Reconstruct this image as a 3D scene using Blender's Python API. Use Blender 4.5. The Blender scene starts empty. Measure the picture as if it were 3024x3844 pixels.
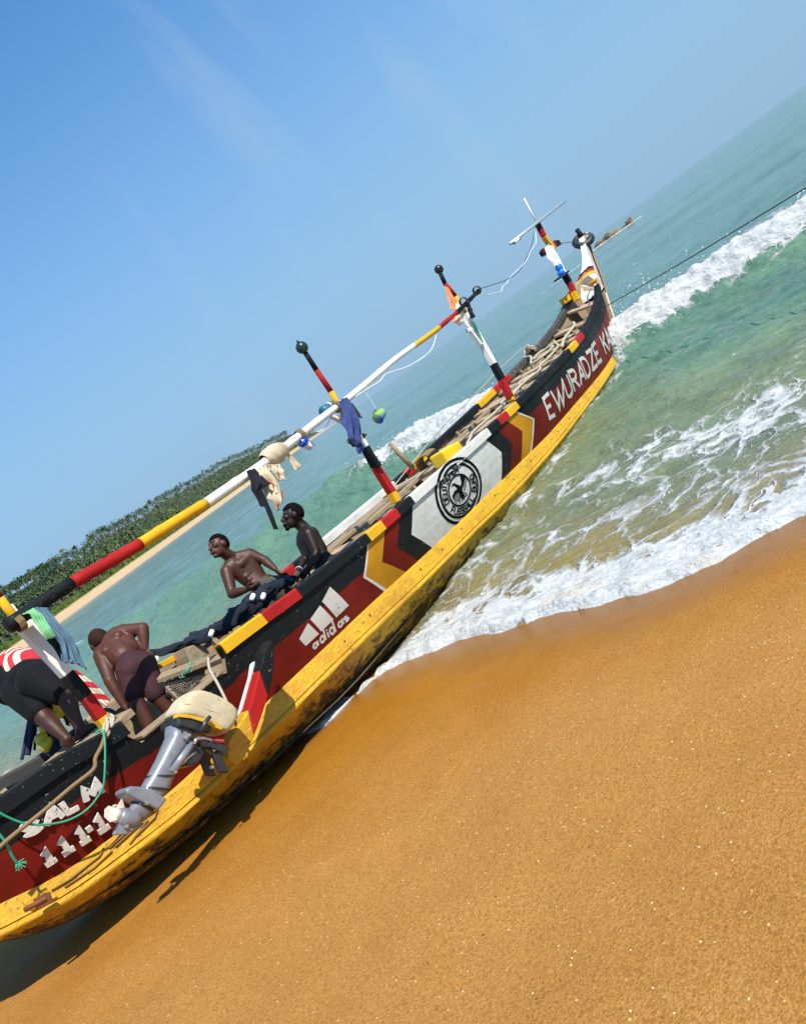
import bpy, bmesh, math, random
import numpy as np
from mathutils import Vector, Matrix, noise as mnoise

# ------------------------------------------------------------------ camera, sky, sun, exposure
# metres; x = out to sea along the canoe, y = to port along the shore, z = up (sea level 0)
sc = bpy.context.scene
COL = sc.collection
cam_d = bpy.data.cameras.new('camera'); cam = bpy.data.objects.new('camera', cam_d); COL.objects.link(cam)
cam_d.sensor_fit = 'VERTICAL'; cam_d.sensor_height = 24.0; cam_d.lens = 24.0 * 2950 / 3844
cam_d.clip_start = 0.05; cam_d.clip_end = 30000
cam_right = Vector((0.4790, -0.6610, -0.5780)).normalized()
cam_fwd = Vector((0.7380, 0.6590, -0.1420)).normalized()
cam_up = cam_right.cross(cam_fwd).normalized(); cam_right = cam_fwd.cross(cam_up)
cam.matrix_world = Matrix.Translation((-1.749, -5.907, 2.0)) @ Matrix((cam_right, cam_up, -cam_fwd)).transposed().to_4x4()
sc.camera = cam

SUN = Vector((-0.10, -0.53, 0.84)).normalized()      # towards the sun
world = bpy.data.worlds.new('World'); sc.world = world; world.use_nodes = True
wn = world.node_tree; wn.nodes.clear()
w_out = wn.nodes.new('ShaderNodeOutputWorld'); w_bg = wn.nodes.new('ShaderNodeBackground')
sky = wn.nodes.new('ShaderNodeTexSky'); sky.sky_type = 'NISHITA'; sky.sun_disc = False
sky.sun_elevation = math.asin(SUN.z); sky.sun_rotation = math.atan2(SUN.x, SUN.y)
sky.altitude = 0; sky.air_density = 1.0; sky.dust_density = 0.3; sky.ozone_density = 2.5
w_bg.inputs['Strength'].default_value = 0.090
# thin cirrus streaks, laid out on the direction of view
w_tc = wn.nodes.new('ShaderNodeTexCoord'); w_map = wn.nodes.new('ShaderNodeMapping')
w_map.inputs['Rotation'].default_value = (0.5, 0.3, 0.9); w_map.inputs['Scale'].default_value = (1.3, 6.0, 1.6)
w_no = wn.nodes.new('ShaderNodeTexNoise'); w_no.inputs['Scale'].default_value = 1.5; w_no.inputs['Detail'].default_value = 6; w_no.inputs['Distortion'].default_value = 0.6
w_rp = wn.nodes.new('ShaderNodeMapRange'); w_rp.inputs[1].default_value = 0.52; w_rp.inputs[2].default_value = 0.9; w_rp.inputs[4].default_value = 0.42
w_mx = wn.nodes.new('ShaderNodeMixRGB'); w_mx.inputs[2].default_value = (4.4, 5.6, 6.5, 1)
wn.links.new(w_tc.outputs['Generated'], w_map.inputs[0]); wn.links.new(w_map.outputs[0], w_no.inputs['Vector'])
wn.links.new(w_no.outputs['Fac'], w_rp.inputs[0]); wn.links.new(w_rp.outputs[0], w_mx.inputs[0])
# clear tropical blue overhead, paling evenly into sea haze towards the horizon all round
w_ti = wn.nodes.new('ShaderNodeMixRGB'); w_ti.blend_type = 'MULTIPLY'; w_ti.inputs[0].default_value = 1; w_ti.inputs[2].default_value = (0.66, 1.38, 1.80, 1)
w_sx = wn.nodes.new('ShaderNodeSeparateXYZ'); w_hz = wn.nodes.new('ShaderNodeMapRange'); w_hz.interpolation_type = 'SMOOTHSTEP'
w_hz.inputs[1].default_value = 0.66; w_hz.inputs[2].default_value = -0.03; w_hz.inputs[3].default_value = 0.0; w_hz.inputs[4].default_value = 1.0
w_hm = wn.nodes.new('ShaderNodeMixRGB'); w_hm.use_clamp = False; w_hm.inputs[2].default_value = (2.65, 4.25, 5.95, 1)
wn.links.new(w_tc.outputs['Generated'], w_sx.inputs[0]); wn.links.new(w_sx.outputs['Z'], w_hz.inputs[0]); wn.links.new(w_hz.outputs[0], w_hm.inputs[0])
wn.links.new(sky.outputs[0], w_ti.inputs[1]); wn.links.new(w_ti.outputs[0], w_hm.inputs[1]); wn.links.new(w_hm.outputs[0], w_mx.inputs[1]); wn.links.new(w_mx.outputs[0], w_bg.inputs['Color']); wn.links.new(w_bg.outputs[0], w_out.inputs['Surface'])

sun_d = bpy.data.lights.new('sun', 'SUN'); sun_d.energy = 5.0; sun_d.angle = math.radians(0.53); sun_d.color = (1.0, 0.94, 0.83)
sun = bpy.data.objects.new('sun', sun_d); COL.objects.link(sun)
sun.rotation_euler = SUN.to_track_quat('Z', 'Y').to_euler(); sun.location = SUN * 50
sc.view_settings.view_transform = 'Standard'; sc.view_settings.look = 'None'
sc.view_settings.exposure = 0.40; sc.view_settings.gamma = 1.0; sc.view_settings.use_curve_mapping = False
sc.render.engine = 'CYCLES'; sc.cycles.max_bounces = 6

random.seed(7); RNG = np.random.default_rng(7)

# ---- hull lines (metres): x along the canoe towards the bow, y to port, z up
def curve(xs, ys):
    xs = np.array(xs, float); ys = np.array(ys, float); n = len(xs)
    h = np.diff(xs); d = np.diff(ys) / h; m = np.zeros(n); m[0] = d[0]; m[-1] = d[-1]
    for i in range(1, n - 1):
        m[i] = 0 if d[i-1] * d[i] <= 0 else 2 * d[i-1] * d[i] / (d[i-1] + d[i])
    def f(x):
        x = np.clip(np.asarray(x, float), xs[0], xs[-1]); i = np.clip(np.searchsorted(xs, x) - 1, 0, n - 2)
        t = (x - xs[i]) / h[i]
        return ((1+2*t)*(1-t)**2*ys[i] + t*(1-t)**2*h[i]*m[i] + t*t*(3-2*t)*ys[i+1] + t*t*(t-1)*h[i]*m[i+1])
    return f
zr = curve([-2,-1.4,-.28,.08,.53,1.43,1.87,2.27,3.29,4.08,5.92,6.8,9.11,10,11,11.7,12.2,12.6,13.3],
           [1.60,1.52,1.372,1.332,1.235,1.176,1.136,1.094,1.025,.993,.927,.909,.891,.905,.95,1.03,1.15,1.28,1.5])
hbG = curve([-2,-1.0,-.78,-.5,-.3,.5,1.43,2.27,3.3,4.1,5.9,7,8,9.1,10,11,11.7,12.2,12.6,13.0,13.3],
            [.05,.09,.42,.62,.68,.75,.803,.842,.864,.88,.865,.85,.80,.727,.63,.47,.38,.32,.26,.16,.035])
zj = curve([-2,-.594,-.22,.07,.6,1.41,2.03,3.03,3.55,4.45,5.04,5.88,7.38,8.37,9.42,10.74,11.46,12.35],
           [1.3,.87,.739,.69,.615,.57,.535,.483,.445,.385,.357,.314,.24,.217,.191,.165,.165,.19])
hbJ = curve([-2,-1.0,-.78,-.5,-.25,.05,2,4,7,9,10,11,11.7,12.35],[.04,.07,.36,.53,.585,.612,.703,.74,.718,.62,.53,.385,.24,.03])
zm = curve([-2,-.48,-.3,.15,.51,1.58,2.3,3.15,3.54,4.72,5.27,6.06,7.5,9.57,12.3],
           [1.15,.66,.6,.51,.45,.375,.34,.285,.255,.185,.145,.105,.07,.06,.05])
zb = curve([-2,-.67,-.53,-.31,-.14,.3,.78,2.0,2.77,5.2,9,12.3],[1.12,.67,.556,.427,.354,.25,.163,.03,-.06,-.22,-.3,-.2])
def rake(u): return .95 * np.clip((np.asarray(u, float) - 9) / 3.35, 0, 1) ** 2
def side(u, v):
    """outer face of the side planks: u along, v 0 at the log to 1 under the rail"""
    u = np.asarray(u, float); v = np.asarray(v, float)
    x = u + rake(u) * v; xt = u + rake(u)
    a = hbJ(u); b = hbG(xt)
    y = a + (b - a) * v + .02 * np.sin(np.pi * v)
    z = zj(u) + (zr(xt) - .095 - zj(u)) * v
    return x, -y, z

# ------------------------------------------------------------------ helpers
def V(p): return Vector(p)
def lerp(a, b, t): return tuple(a[i] + (b[i] - a[i]) * t for i in range(len(a)))

class MB:
    """collects geometry for one mesh object (world metres)"""
    def __init__(self): self.v = []; self.f = []; self.m = []
    def add(self, vs, fs, m=0):
        o = len(self.v); self.v += [tuple(p) for p in vs]
        for f in fs: self.f.append(tuple(i + o for i in f)); self.m.append(m)
        return self
    def hexa(self, c, m=0):
        return self.add(c, [(0,3,2,1),(4,5,6,7),(0,1,5,4),(1,2,6,5),(2,3,7,6),(3,0,4,7)], m)
    def box(self, lo, hi, m=0):
        (a,b,c),(d,e,f) = lo, hi
        return self.hexa([(a,b,c),(d,b,c),(d,e,c),(a,e,c),(a,b,f),(d,b,f),(d,e,f),(a,e,f)], m)
    def beam(self, p, q, w, h, up=(0,0,1), m=0, w2=None, h2=None):
        p = V(p); q = V(q); d = (q-p).normalized(); s = d.cross(V(up))
        if s.length < 1e-4: s = d.cross(Vector((1,0,0)))
        s.normalize(); u = s.cross(d); w2 = w if w2 is None else w2; h2 = h if h2 is None else h2
        c = [p-s*w/2-u*h/2, p+s*w/2-u*h/2, p+s*w/2+u*h/2, p-s*w/2+u*h/2,
             q-s*w2/2-u*h2/2, q+s*w2/2-u*h2/2, q+s*w2/2+u*h2/2, q-s*w2/2+u*h2/2]
        return self.hexa(c, m)
    def rings(self, rs, m=0, cap=True, closed=True):
        n = len(rs[0]); o = len(self.v)
        for r in rs: self.v += [tuple(p) for p in r]
        for i in range(len(rs)-1):
            for j in range(n if closed else n-1):
                k = (j+1) % n
                self.f.append((o+i*n+j, o+i*n+k, o+(i+1)*n+k, o+(i+1)*n+j)); self.m.append(m)
        if cap:
            self.f.append(tuple(o+j for j in reversed(range(n)))); self.m.append(m)
            e = o+(len(rs)-1)*n; self.f.append(tuple(e+j for j in range(n))); self.m.append(m)
        return self
    def tube(self, pts, r, n=8, m=0, flat=1.0, up=(0,0,1), cap=True):
        pts = [V(p) for p in pts]; rs = r if isinstance(r, (list, tuple)) else [r]*len(pts); out = []
        d0 = (pts[1]-pts[0]).normalized(); u = V(up)
        if abs(u.dot(d0)) > .95: u = Vector((1,.2,0))
        s = d0.cross(u).normalized()
        for i, p in enumerate(pts):
            a = pts[max(0,i-1)]; b = pts[min(len(pts)-1,i+1)]; d = (b-a).normalized()
            s = (s - d*s.dot(d)).normalized(); w = s.cross(d)
            out.append([p + s*math.cos(t)*rs[i] + w*math.sin(t)*rs[i]*flat for t in [2*math.pi*k/n for k in range(n)]])
        return self.rings(out, m, cap)
    def ball(self, c, r, nu=12, nv=8, m=0):
        c = V(c); r = r if isinstance(r, (list, tuple)) else (r,r,r); rs = []
        for i in range(1, nv):
            a = math.pi*i/nv
            rs.append([(c.x+r[0]*math.sin(a)*math.cos(2*math.pi*j/nu), c.y+r[1]*math.sin(a)*math.sin(2*math.pi*j/nu), c.z-r[2]*math.cos(a)) for j in range(nu)])
        return self.rings(rs, m)
    def mesh(self, name, mats, base=(0,0,0), smooth=False):
        me = bpy.data.meshes.new(name); b = V(base)
        me.from_pydata([tuple(V(p)-b) for p in self.v], [], self.f)
        for mt in (mats if isinstance(mats, (list, tuple)) else [mats]): me.materials.append(mt)
        if any(self.m): me.polygons.foreach_set('material_index', self.m)
        if smooth: me.polygons.foreach_set('use_smooth', [True]*len(self.f))
        me.update(); return me
    def build(self, name, mats, parent=None, base=None, smooth=False, bevel=0):
        if base is None: base = parent['_b'] if (parent is not None and '_b' in parent) else (0,0,0)
        b = tuple(base)
        o = bpy.data.objects.new(name, self.mesh(name, mats, b, smooth)); COL.objects.link(o)
        if parent is not None:
            o.parent = parent; o['_b'] = b
        else: o.location = b; o['_b'] = b
        if bevel:
            md = o.modifiers.new('bevel', 'BEVEL'); md.width = bevel; md.segments = 2; md.limit_method = 'ANGLE'; md.angle_limit = .6
        return o

def tag(o, label=None, cat=None, group=None, kind=None):
    if label: o['label'] = label
    if cat: o['category'] = cat
    if group: o['group'] = group
    if kind: o['kind'] = kind
    return o
def thing(name, label, cat, base=(0,0,0), group=None):
    o = bpy.data.objects.new(name, None); COL.objects.link(o); o.empty_display_size = .1
    o.location = base; o['_b'] = tuple(base)
    return tag(o, label, cat, group)

def spline(pts, n=8):
    pts = [V(p) for p in pts]; out = []
    for i in range(len(pts)-1):
        p0 = pts[max(i-1,0)]; p1 = pts[i]; p2 = pts[i+1]; p3 = pts[min(i+2,len(pts)-1)]
        for k in range(n):
            t = k/n; out.append(0.5*((2*p1)+(p2-p0)*t+(2*p0-5*p1+4*p2-p3)*t*t+(3*p1-p0-3*p2+p3)*t**3))
    out.append(pts[-1]); return out

# ------------------------------------------------------------------ materials
class NT:
    def __init__(self, name):
        self.m = bpy.data.materials.new(name); self.m.use_nodes = True
        self.t = self.m.node_tree; self.b = self.t.nodes['Principled BSDF']; self.tc = None
    def n(self, typ, inp=None, **attr):
        nd = self.t.nodes.new(typ)
        for k, v in attr.items(): setattr(nd, k, v)
        for k, v in (inp or {}).items():
            if hasattr(v, 'is_linked') or hasattr(v, 'is_output'): self.t.links.new(v, nd.inputs[k])
            else: nd.inputs[k].default_value = v
        return nd
    def link(self, a, b): self.t.links.new(a, b)
    def co(self, scale=(1,1,1), rot=(0,0,0), src='Object'):
        if self.tc is None: self.tc = self.n('ShaderNodeTexCoord')
        return self.n('ShaderNodeMapping', {0: self.tc.outputs[src], 'Scale': scale, 'Rotation': rot}).outputs[0]
    def noise(self, scale, detail=4, rough=.55, vec=None, dist=0):
        return self.n('ShaderNodeTexNoise', {'Vector': vec if vec is not None else self.co(), 'Scale': scale, 'Detail': detail, 'Roughness': rough, 'Distortion': dist}).outputs['Fac']
    def rng(self, x, a, b, c=0., d=1.): return self.n('ShaderNodeMapRange', {0: x, 1: a, 2: b, 3: c, 4: d}).outputs[0]
    def mix(self, fac, a, b, mode='MIX'):
        nd = self.n('ShaderNodeMixRGB', blend_type=mode)
        for k, v in ((0, fac), (1, a), (2, b)):
            if hasattr(v, 'is_output'): self.t.links.new(v, nd.inputs[k])
            else: nd.inputs[k].default_value = v if k == 0 else (tuple(v) + (1,))[:4]
        return nd.outputs[0]
    def math(self, op, a, b=0.):
        nd = self.n('ShaderNodeMath', operation=op)
        for k, v in ((0, a), (1, b)):
            if hasattr(v, 'is_output'): self.t.links.new(v, nd.inputs[k])
            else: nd.inputs[k].default_value = v
        return nd.outputs[0]
    def attr(self, name): return self.n('ShaderNodeAttribute', attribute_name=name).outputs['Fac']
    def bump(self, h, strength=.3, dist=.01, prev=None):
        nd = self.n('ShaderNodeBump', {'Height': h, 'Strength': strength, 'Distance': dist})
        if prev is not None: self.link(prev, nd.inputs['Normal'])
        self.link(nd.outputs[0], self.b.inputs['Normal']); return nd.outputs[0]
    def fin(self, col=None, rough=None, **kw):
        for k, v in (('Base Color', col), ('Roughness', rough)):
            if v is None: continue
            if hasattr(v, 'is_output'): self.link(v, self.b.inputs[k])
            else: self.b.inputs[k].default_value = (tuple(v) + (1,))[:4] if k == 'Base Color' else v
        for k, v in kw.items():
            k = k.replace('_', ' ')
            if hasattr(v, 'is_output'): self.link(v, self.b.inputs[k])
            else: self.b.inputs[k].default_value = v
        return self.m

def sc3(c, k): return tuple(min(1., x*k) for x in c)
def paint(name, col, chip=(.30,.22,.14), chips=.62, rough=.5, dirt=.45, grain=(2.5,14,30), bumpy=.35, stain=None):
    """old brush paint on hand-cut timber: uneven coats, grain, flakes, grime"""
    t = NT(name)
    g = t.noise(6, 5, .65, t.co(grain)); big = t.noise(2.2, 4); fine = t.noise(38, 6, .7)
    c = t.mix(t.rng(big, .3, .75), sc3(col, 1.12), sc3(col, 1-.5*dirt))
    c = t.mix(t.rng(g, .48, .75, 0, dirt*.55), c, sc3(col, .45))
    if stain: c = t.mix(t.rng(t.noise(9, 6, .7), .5, .72, 0, .75), c, stain)
    ch = t.math('MULTIPLY', t.rng(fine, chips, chips+.03), t.rng(t.noise(3.1, 3), .46, .56))
    c = t.mix(ch, c, chip)
    t.bump(t.math('ADD', g, t.math('MULTIPLY', fine, .5)), bumpy, .008)
    return t.fin(c, t.rng(big, .2, .8, rough-.02, rough+.2), Specular_IOR_Level=.16)
def plain(name, col, rough=.5, var=.15, metal=0., scale=8, bumpy=.1, **kw):
    t = NT(name); nz = t.noise(scale, 5)
    t.bump(nz, bumpy, .004)
    return t.fin(t.mix(t.rng(nz, .3, .7), sc3(col, 1-var), sc3(col, 1+var)), rough, Metallic=metal, **kw)
def woodm(name, col, dark, grain=(1.5,18,18), rough=.75):
    t = NT(name); g = t.noise(5, 6, .7, t.co(grain), .4); big = t.noise(1.7, 4); sp = t.noise(30, 4)
    c = t.mix(t.rng(g, .35, .68), col, dark); c = t.mix(t.rng(big, .45, .75, 0, .55), c, sc3(dark, .75)); c = t.mix(t.rng(sp, .62, .7, 0, .5), c, sc3(dark, .4))
    t.bump(g, .5, .008); return t.fin(c, rough)
def clothm(name, col, var=.25, rough=.9, weave=220, scale=7):
    t = NT(name); nz = t.noise(scale, 5); w = t.noise(weave, 2)
    t.bump(t.math('ADD', nz, t.math('MULTIPLY', w, .2)), .3, .006)
    return t.fin(t.mix(t.rng(nz, .3, .72), sc3(col, 1+var), sc3(col, 1-var)), rough, Sheen_Weight=.02, Specular_IOR_Level=.2)

BLACK = (.007,.009,.010); RED = (.17,.009,.005); YEL = (.60,.33,.01); WHT = (.62,.61,.57)
M_blk = paint('paint_black', BLACK, (.34,.33,.30), .635, .5, .3)
M_red = paint('paint_red', RED, (.07,.012,.01), .60, .5, .85, bumpy=.6)
M_yel = paint('paint_ochre_yellow', (.56,.26,.010), (.30,.16,.03), .63, .5, .6, bumpy=.6)
M_wht = paint('paint_white', WHT, (.26,.23,.18), .62, .6, .3, stain=(.46,.44,.37), bumpy=.6)
M_red2 = paint('paint_bright_red', (.36,.013,.012), (.30,.16,.11), .635, .5, .45)
M_yel2 = paint('paint_bright_yellow', (.68,.37,.014), (.42,.28,.10), .64, .5, .4)
M_wood = woodm('weathered_wood', (.40,.30,.18), (.19,.13,.07))
M_plank = woodm('bare_plank', (.48,.37,.24), (.27,.185,.10), (16,1.5,18))
M_dkwood = woodm('dark_wood', (.17,.12,.08), (.05,.035,.025))
M_letter = paint('letter_white', (.60,.585,.53), (.22,.12,.09), .585, .65, .4, bumpy=.6)
M_ink = plain('paint_letter_black', (.006,.006,.007), .85, Specular_IOR_Level=.05)
M_rope = None

# ------------------------------------------------------------------ numpy noise
def _h(i, j, s):
    n = (i*374761393 + j*668265263 + s*1442695041) & 0xffffffff
    n = ((n ^ (n >> 13)) * 1274126177) & 0xffffffff
    return ((n ^ (n >> 16)) & 0xffff) / 65535.0
def vn(x, y, s=0):
    x = np.asarray(x, float); y = np.asarray(y, float)
    i = np.floor(x).astype(np.int64); j = np.floor(y).astype(np.int64); u = x-i; v = y-j
    u = u*u*u*(u*(u*6-15)+10); v = v*v*v*(v*(v*6-15)+10)
    a = _h(i,j,s); b = _h(i+1,j,s); c = _h(i,j+1,s); d = _h(i+1,j+1,s)
    return (a+(b-a)*u)*(1-v) + (c+(d-c)*u)*v
def fbm(x, y, o=4, s=0):
    r = 0; a = .5; t = 0
    for k in range(o):
        r = r + a*vn(x, y, s+k*17); t += a; a *= .5; x = x*2.03+3.1; y = y*2.03-1.7
    return r/t
def sst(a, b, x): t = np.clip((np.asarray(x, float)-a)/(b-a), 0, 1); return t*t*(3-2*t)
def grid_obj(name, xs, ys, zf, mat, attrs=None, kind='structure'):
    X, Y = np.meshgrid(xs, ys, indexing='ij'); Zv = zf(X, Y)
    n, m = len(xs), len(ys)
    co = np.stack([X, Y, Zv], -1).reshape(-1, 3)
    idx = np.arange(n*m).reshape(n, m)
    q = np.stack([idx[:-1,:-1], idx[1:,:-1], idx[1:,1:], idx[:-1,1:]], -1).reshape(-1, 4)
    me = bpy.data.meshes.new(name); me.vertices.add(n*m); me.vertices.foreach_set('co', co.ravel())
    me.loops.add(q.size); me.loops.foreach_set('vertex_index', q.ravel().astype(np.int32))
    me.polygons.add(len(q)); me.polygons.foreach_set('loop_start', np.arange(0, q.size, 4, dtype=np.int32)); me.polygons.foreach_set('loop_total', np.full(len(q), 4, np.int32))
    me.polygons.foreach_set('use_smooth', np.ones(len(q), bool)); me.update(calc_edges=True); me.validate()
    for k, fn in (attrs or {}).items():
        at = me.attributes.new(k, 'FLOAT', 'POINT'); at.data.foreach_set('value', np.asarray(fn(X, Y, Zv), np.float32).ravel())
    me.materials.append(mat); o = bpy.data.objects.new(name, me); COL.objects.link(o); o['kind'] = kind
    return o
def graded(lo, a, b, hi, step, g=1.12):
    mid = list(np.arange(a, b+1e-6, step)); up = [b]; st = step
    while up[-1] < hi: st *= g; up.append(up[-1]+st)
    dn = [a]; st = step
    while dn[-1] > lo: st *= g; dn.append(dn[-1]-st)
    return np.array(list(reversed(dn[1:])) + mid + up[1:])

# ------------------------------------------------------------------ sand
edge_c = curve([-60,-9,-6,-4.44,-4.2,-3.95,-3.59,-3.12,-2.59,-2.27,-1.79,-1.23,-.75,-.6,.6,1.5,4,60],
               [2.4,2.55,2.85,2.73,2.66,2.46,2.39,2.41,2.59,2.53,2.66,2.67,2.5,1.9,1.6,2.3,2.4,2.4])
def edge(y): return edge_c(y) + .10*(fbm(y*3.1, y*0+3, 3, 5)-.5) + .05*(fbm(y*11, y*0+9, 2, 8)-.5)
def sand_z(x, y):
    base = np.where(x < 2.66, (2.66-x)*.1, (2.66-x)*.16)
    base = np.where(x < -6, .866+(-6-x)*.06, base); base = np.clip(base, -9, 4)
    near = sst(-30, -8, x)
    lump = (fbm(x*.55, y*.55, 3, 2)-.5)*.10*sst(3.0, -1.5, x) + (fbm(x*5, y*3, 3, 21)-.5)*.012 + (fbm(x*16, y*16, 2, 31)-.5)*.006*sst(2.6, .5, x)
    # the hull has pressed a shallow trough and scooped hollow alongside
    tr = -.05*np.exp(-((np.abs(y)-.55)/.35)**2)*sst(2.8, 1.2, x)*sst(-1.2, .2, x)
    return base + lump*near + tr
ts = NT('wet_golden_sand')
wet = ts.attr('wet'); g1 = ts.noise(130, 4, .75); g2 = ts.noise(60, 4, .65); g3 = ts.noise(3.0, 5)
dry = ts.mix(ts.rng(g3, .3, .7), (.50,.248,.064), (.44,.212,.050)); wetc = ts.mix(ts.rng(g3, .3, .7), (.40,.162,.005), (.335,.130,.004))
cs = ts.mix(wet, dry, wetc)
cs = ts.mix(ts.rng(g1, .40, .68, 0, .85), cs, (.18,.070,.012)); cs = ts.mix(ts.rng(g2, .50, .72, 0, .6), cs, (.18,.076,.010)); cs = ts.mix(ts.rng(ts.noise(85, 4, .75), .57, .68, 0, .7), cs, (.60,.34,.10))
spk = ts.n('ShaderNodeTexVoronoi', {'Vector': ts.co(), 'Scale': 40., 'Randomness': 1.}, feature='F1'); spr = ts.n('ShaderNodeSeparateColor', {0: spk.outputs['Color']})
spm = ts.math('MULTIPLY', ts.rng(spk.outputs['Distance'], .19, .09), ts.rng(spr.outputs[0], .72, .95)); spm = ts.math('MULTIPLY', spm, ts.rng(wet, .9, .2))
cs = ts.mix(spm, cs, (.80,.66,.44))
spk2 = ts.n('ShaderNodeTexVoronoi', {'Vector': ts.co(), 'Scale': 21.}, feature='F1'); spr2 = ts.n('ShaderNodeSeparateColor', {0: spk2.outputs['Color']})
cs = ts.mix(ts.math('MULTIPLY', ts.rng(spk2.outputs['Distance'], .12, .06), ts.rng(spr2.outputs[1], .9, .93)), cs, (.06,.035,.02))
ts.bump(ts.math('ADD', ts.math('MULTIPLY', g1, .8), g2), .8, .008)
film_ = ts.attr('film'); M_sand = ts.fin(ts.mix(film_, cs, ts.mix(.45, cs, (.15,.07,.012))), ts.math('MULTIPLY', ts.rng(wet, 0, 1, .75, .42), ts.rng(film_, 0, 1, 1., .42)), Specular_IOR_Level=ts.rng(film_, 0, 1, .10, .5))
def wetness(x, y, z):
    # damp from the last swash: broad beside the canoe, fading up the beach and along to the right
    a = sst(1.0, .0, (2.5-x)/(5.2*np.exp(-np.clip(-.9-y, 0, 9)/2.2)+.35) + .55*(fbm(x*.9, y*.9, 4, 41)-.5))
    return np.clip(a, 0, 1)
xs = graded(-400, -2.6, 4.2, 30, .04); ys = graded(-600, -7.5, 2.2, 400, .045)
grid_obj('beach', xs, ys, sand_z, M_sand, {'wet': wetness, 'film': lambda x, y, z: sst(.55+.5*fbm(x*.8, y*1.1, 3, 47), .05, edge(y)-x)})

# ------------------------------------------------------------------ sea
crest_h = curve([-80,-8,-3.5,-1,2,5,9,18,32,50,90],[.35,.45,.55,.52,.6,.82,.86,.8,.72,.5,.3])
crest_x = curve([-80,-8,-3.5,-.6,2,6,12,20,36,60,120],[14,13.2,12.5,12.0,11.9,12.3,11.8,12,15,22,30])
def wave_t(x, y): return x - (crest_x(y) + .5*(fbm(y*.5, y*0, 3, 12)-.5))
def breaking(y): return sst(8.2, 3.6, y) + sst(24, 29, y)*sst(48, 38, y)*.9
def sea_h(x, y):
    e = edge(y); d = x - e
    chop = (fbm(x*.8, y*.45, 4, 60)-.5)*.18*sst(2, 9, d) + (fbm(x*3.4, y*1.7, 4, 66)-.5)*.085*sst(.3, 2.5, d)
    nr = fbm(x*4.2+y*.5, y*1.25, 3, 68); chop = chop + ((1-np.abs(2*nr-1))**2-.5)*.05*sst(.8, 3, d)*sst(40, 14, x)
    swell = .10*np.sin((x-12)*.42+1.2*fbm(y*.06, x*.03, 2, 70)*6)*sst(15, 30, x)*np.exp(-x/900)
    t = wave_t(x, y); b = np.clip(breaking(y), 0, 1); hgt = crest_h(y)*(.85+.3*fbm(y*.9, y*0+5, 3, 15))
    front = np.exp(-(np.clip(-t, 0, 99)/(1.35-.85*b))**1.5); back = np.exp(-(np.clip(t, 0, 99)/2.6)**1.6)
    w = hgt*np.where(t < 0, front, back)
    fo = foam_raw(x, y)
    rough = (fbm(x*7, y*7, 4, 80)-.5)*.24*b*np.exp(-(np.clip(np.abs(t+.1)-.35, 0, 9)/.45)**2) + (fbm(x*9, y*9, 4, 84)-.42)*.085*sst(.45, .9, fo)*(d > .0)
    # thin swash sheet: rests on the sand, with a rolled lip at its edge
    lip = .035*np.exp(-((d-.09)/.10)**2)*(.5+fbm(y*5, y*0, 2, 90)) + .03*np.exp(-((d-.75-.5*fbm(y*1.3, y*0, 2, 92))/.22)**2)*sst(-.7, -1.6, y)
    film = sand_z(np.minimum(x, e+2.5), y) + .012 + lip
    h = np.where(d < 0, sand_z(x, y) + .012 + d*.6, np.maximum(film, .02*sst(0, 2, d)))
    z = h*sst(3.2, .6, d) + .02*(1-sst(3.2, .6, d)) + chop + swell + w + rough*np.exp(-x/60)
    # the canoe displaces the water: keep it out of the hull
    ins = (np.abs(y) < hbJ(np.clip(x, -1.9, 12.35))-.06) & (x > -1.5) & (x < 12.25)
    z = np.where(ins, np.minimum(z, zb(np.clip(x, -2, 12.3))+.03), z)
    return z
def foam_raw(x, y):
    e = edge(y); d = x - e; t = wave_t(x, y)
    b = np.clip(breaking(y), 0, 1)
    f = .92*np.exp(-((d-.03)/.13)**2) + sst(-.02, .1, d)*(.62*sst(1.0, .15, d)*(.5+.8*fbm(x*1.6, y*1.1, 3, 99)) + .24*sst(2.2, .8, d))
    f += .30*sst(.9, 1.6, d)*sst(5.2, 2.2, d)*(.02+1.3*fbm(x*.55, y*.4, 3, 101))*(.45+.55*sst(-1.0, -2.4, y))          # lace left by the last wave
    f += .24*np.exp(-((d-2.9-.10*y)/.55)**2)*sst(-1.1, -2.2, y)
    f += 1.15*b*np.where(t < 0, np.exp(-(np.clip(-t-.15, 0, 9)/.30)**2), np.exp(-(t/.75)**2)) + .40*b*sst(0, .5, t)*np.exp(-t/1.9)
    f += .28*b*np.exp(-((t-5.5)/1.6)**2)*sst(.5, -1.5, y)
    hb = hbJ(np.clip(x, -1.9, 12.3)); off = np.abs(np.abs(y)-hb-.16-.12*(fbm(x*1.3, y*0+2, 3, 105)-.5)*2)
    f += .50*np.exp(-(off/.13)**2)*sst(12.5, 11, x)*sst(3.0, 5.0, x)*(.1+1.1*fbm(x*1.6, y*0, 3, 107))
    f += .8*np.exp(-(((x-12.7)/.8)**2+((y+.25)/.7)**2))
    return np.clip(f, 0, 1)
def sea_tone(x, y, z):
    d = x - edge(y)
    a = np.interp(d, [0, .8, 2.2, 4.5, 8, 10, 14, 30, 90], [0, .10, .22, .34, .46, .52, .70, .88, 1.0])
    a = a + (fbm(x*.45, y*.35, 4, 120)-.5)*.22*sst(.3, 2, d)*sst(60, 20, d)
    t = wave_t(x, y); face = np.exp(-((t+.9)/1.1)**2)*sst(4, 10, y)
    return np.clip(a*(1-.35*face) + .42*.35*face, 0, 1)
tw = NT('sea_water')
tone = tw.attr('tone'); fo = tw.attr('foam')
rp = tw.n('ShaderNodeValToRGB', {0: tone}); cr = rp.color_ramp
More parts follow.
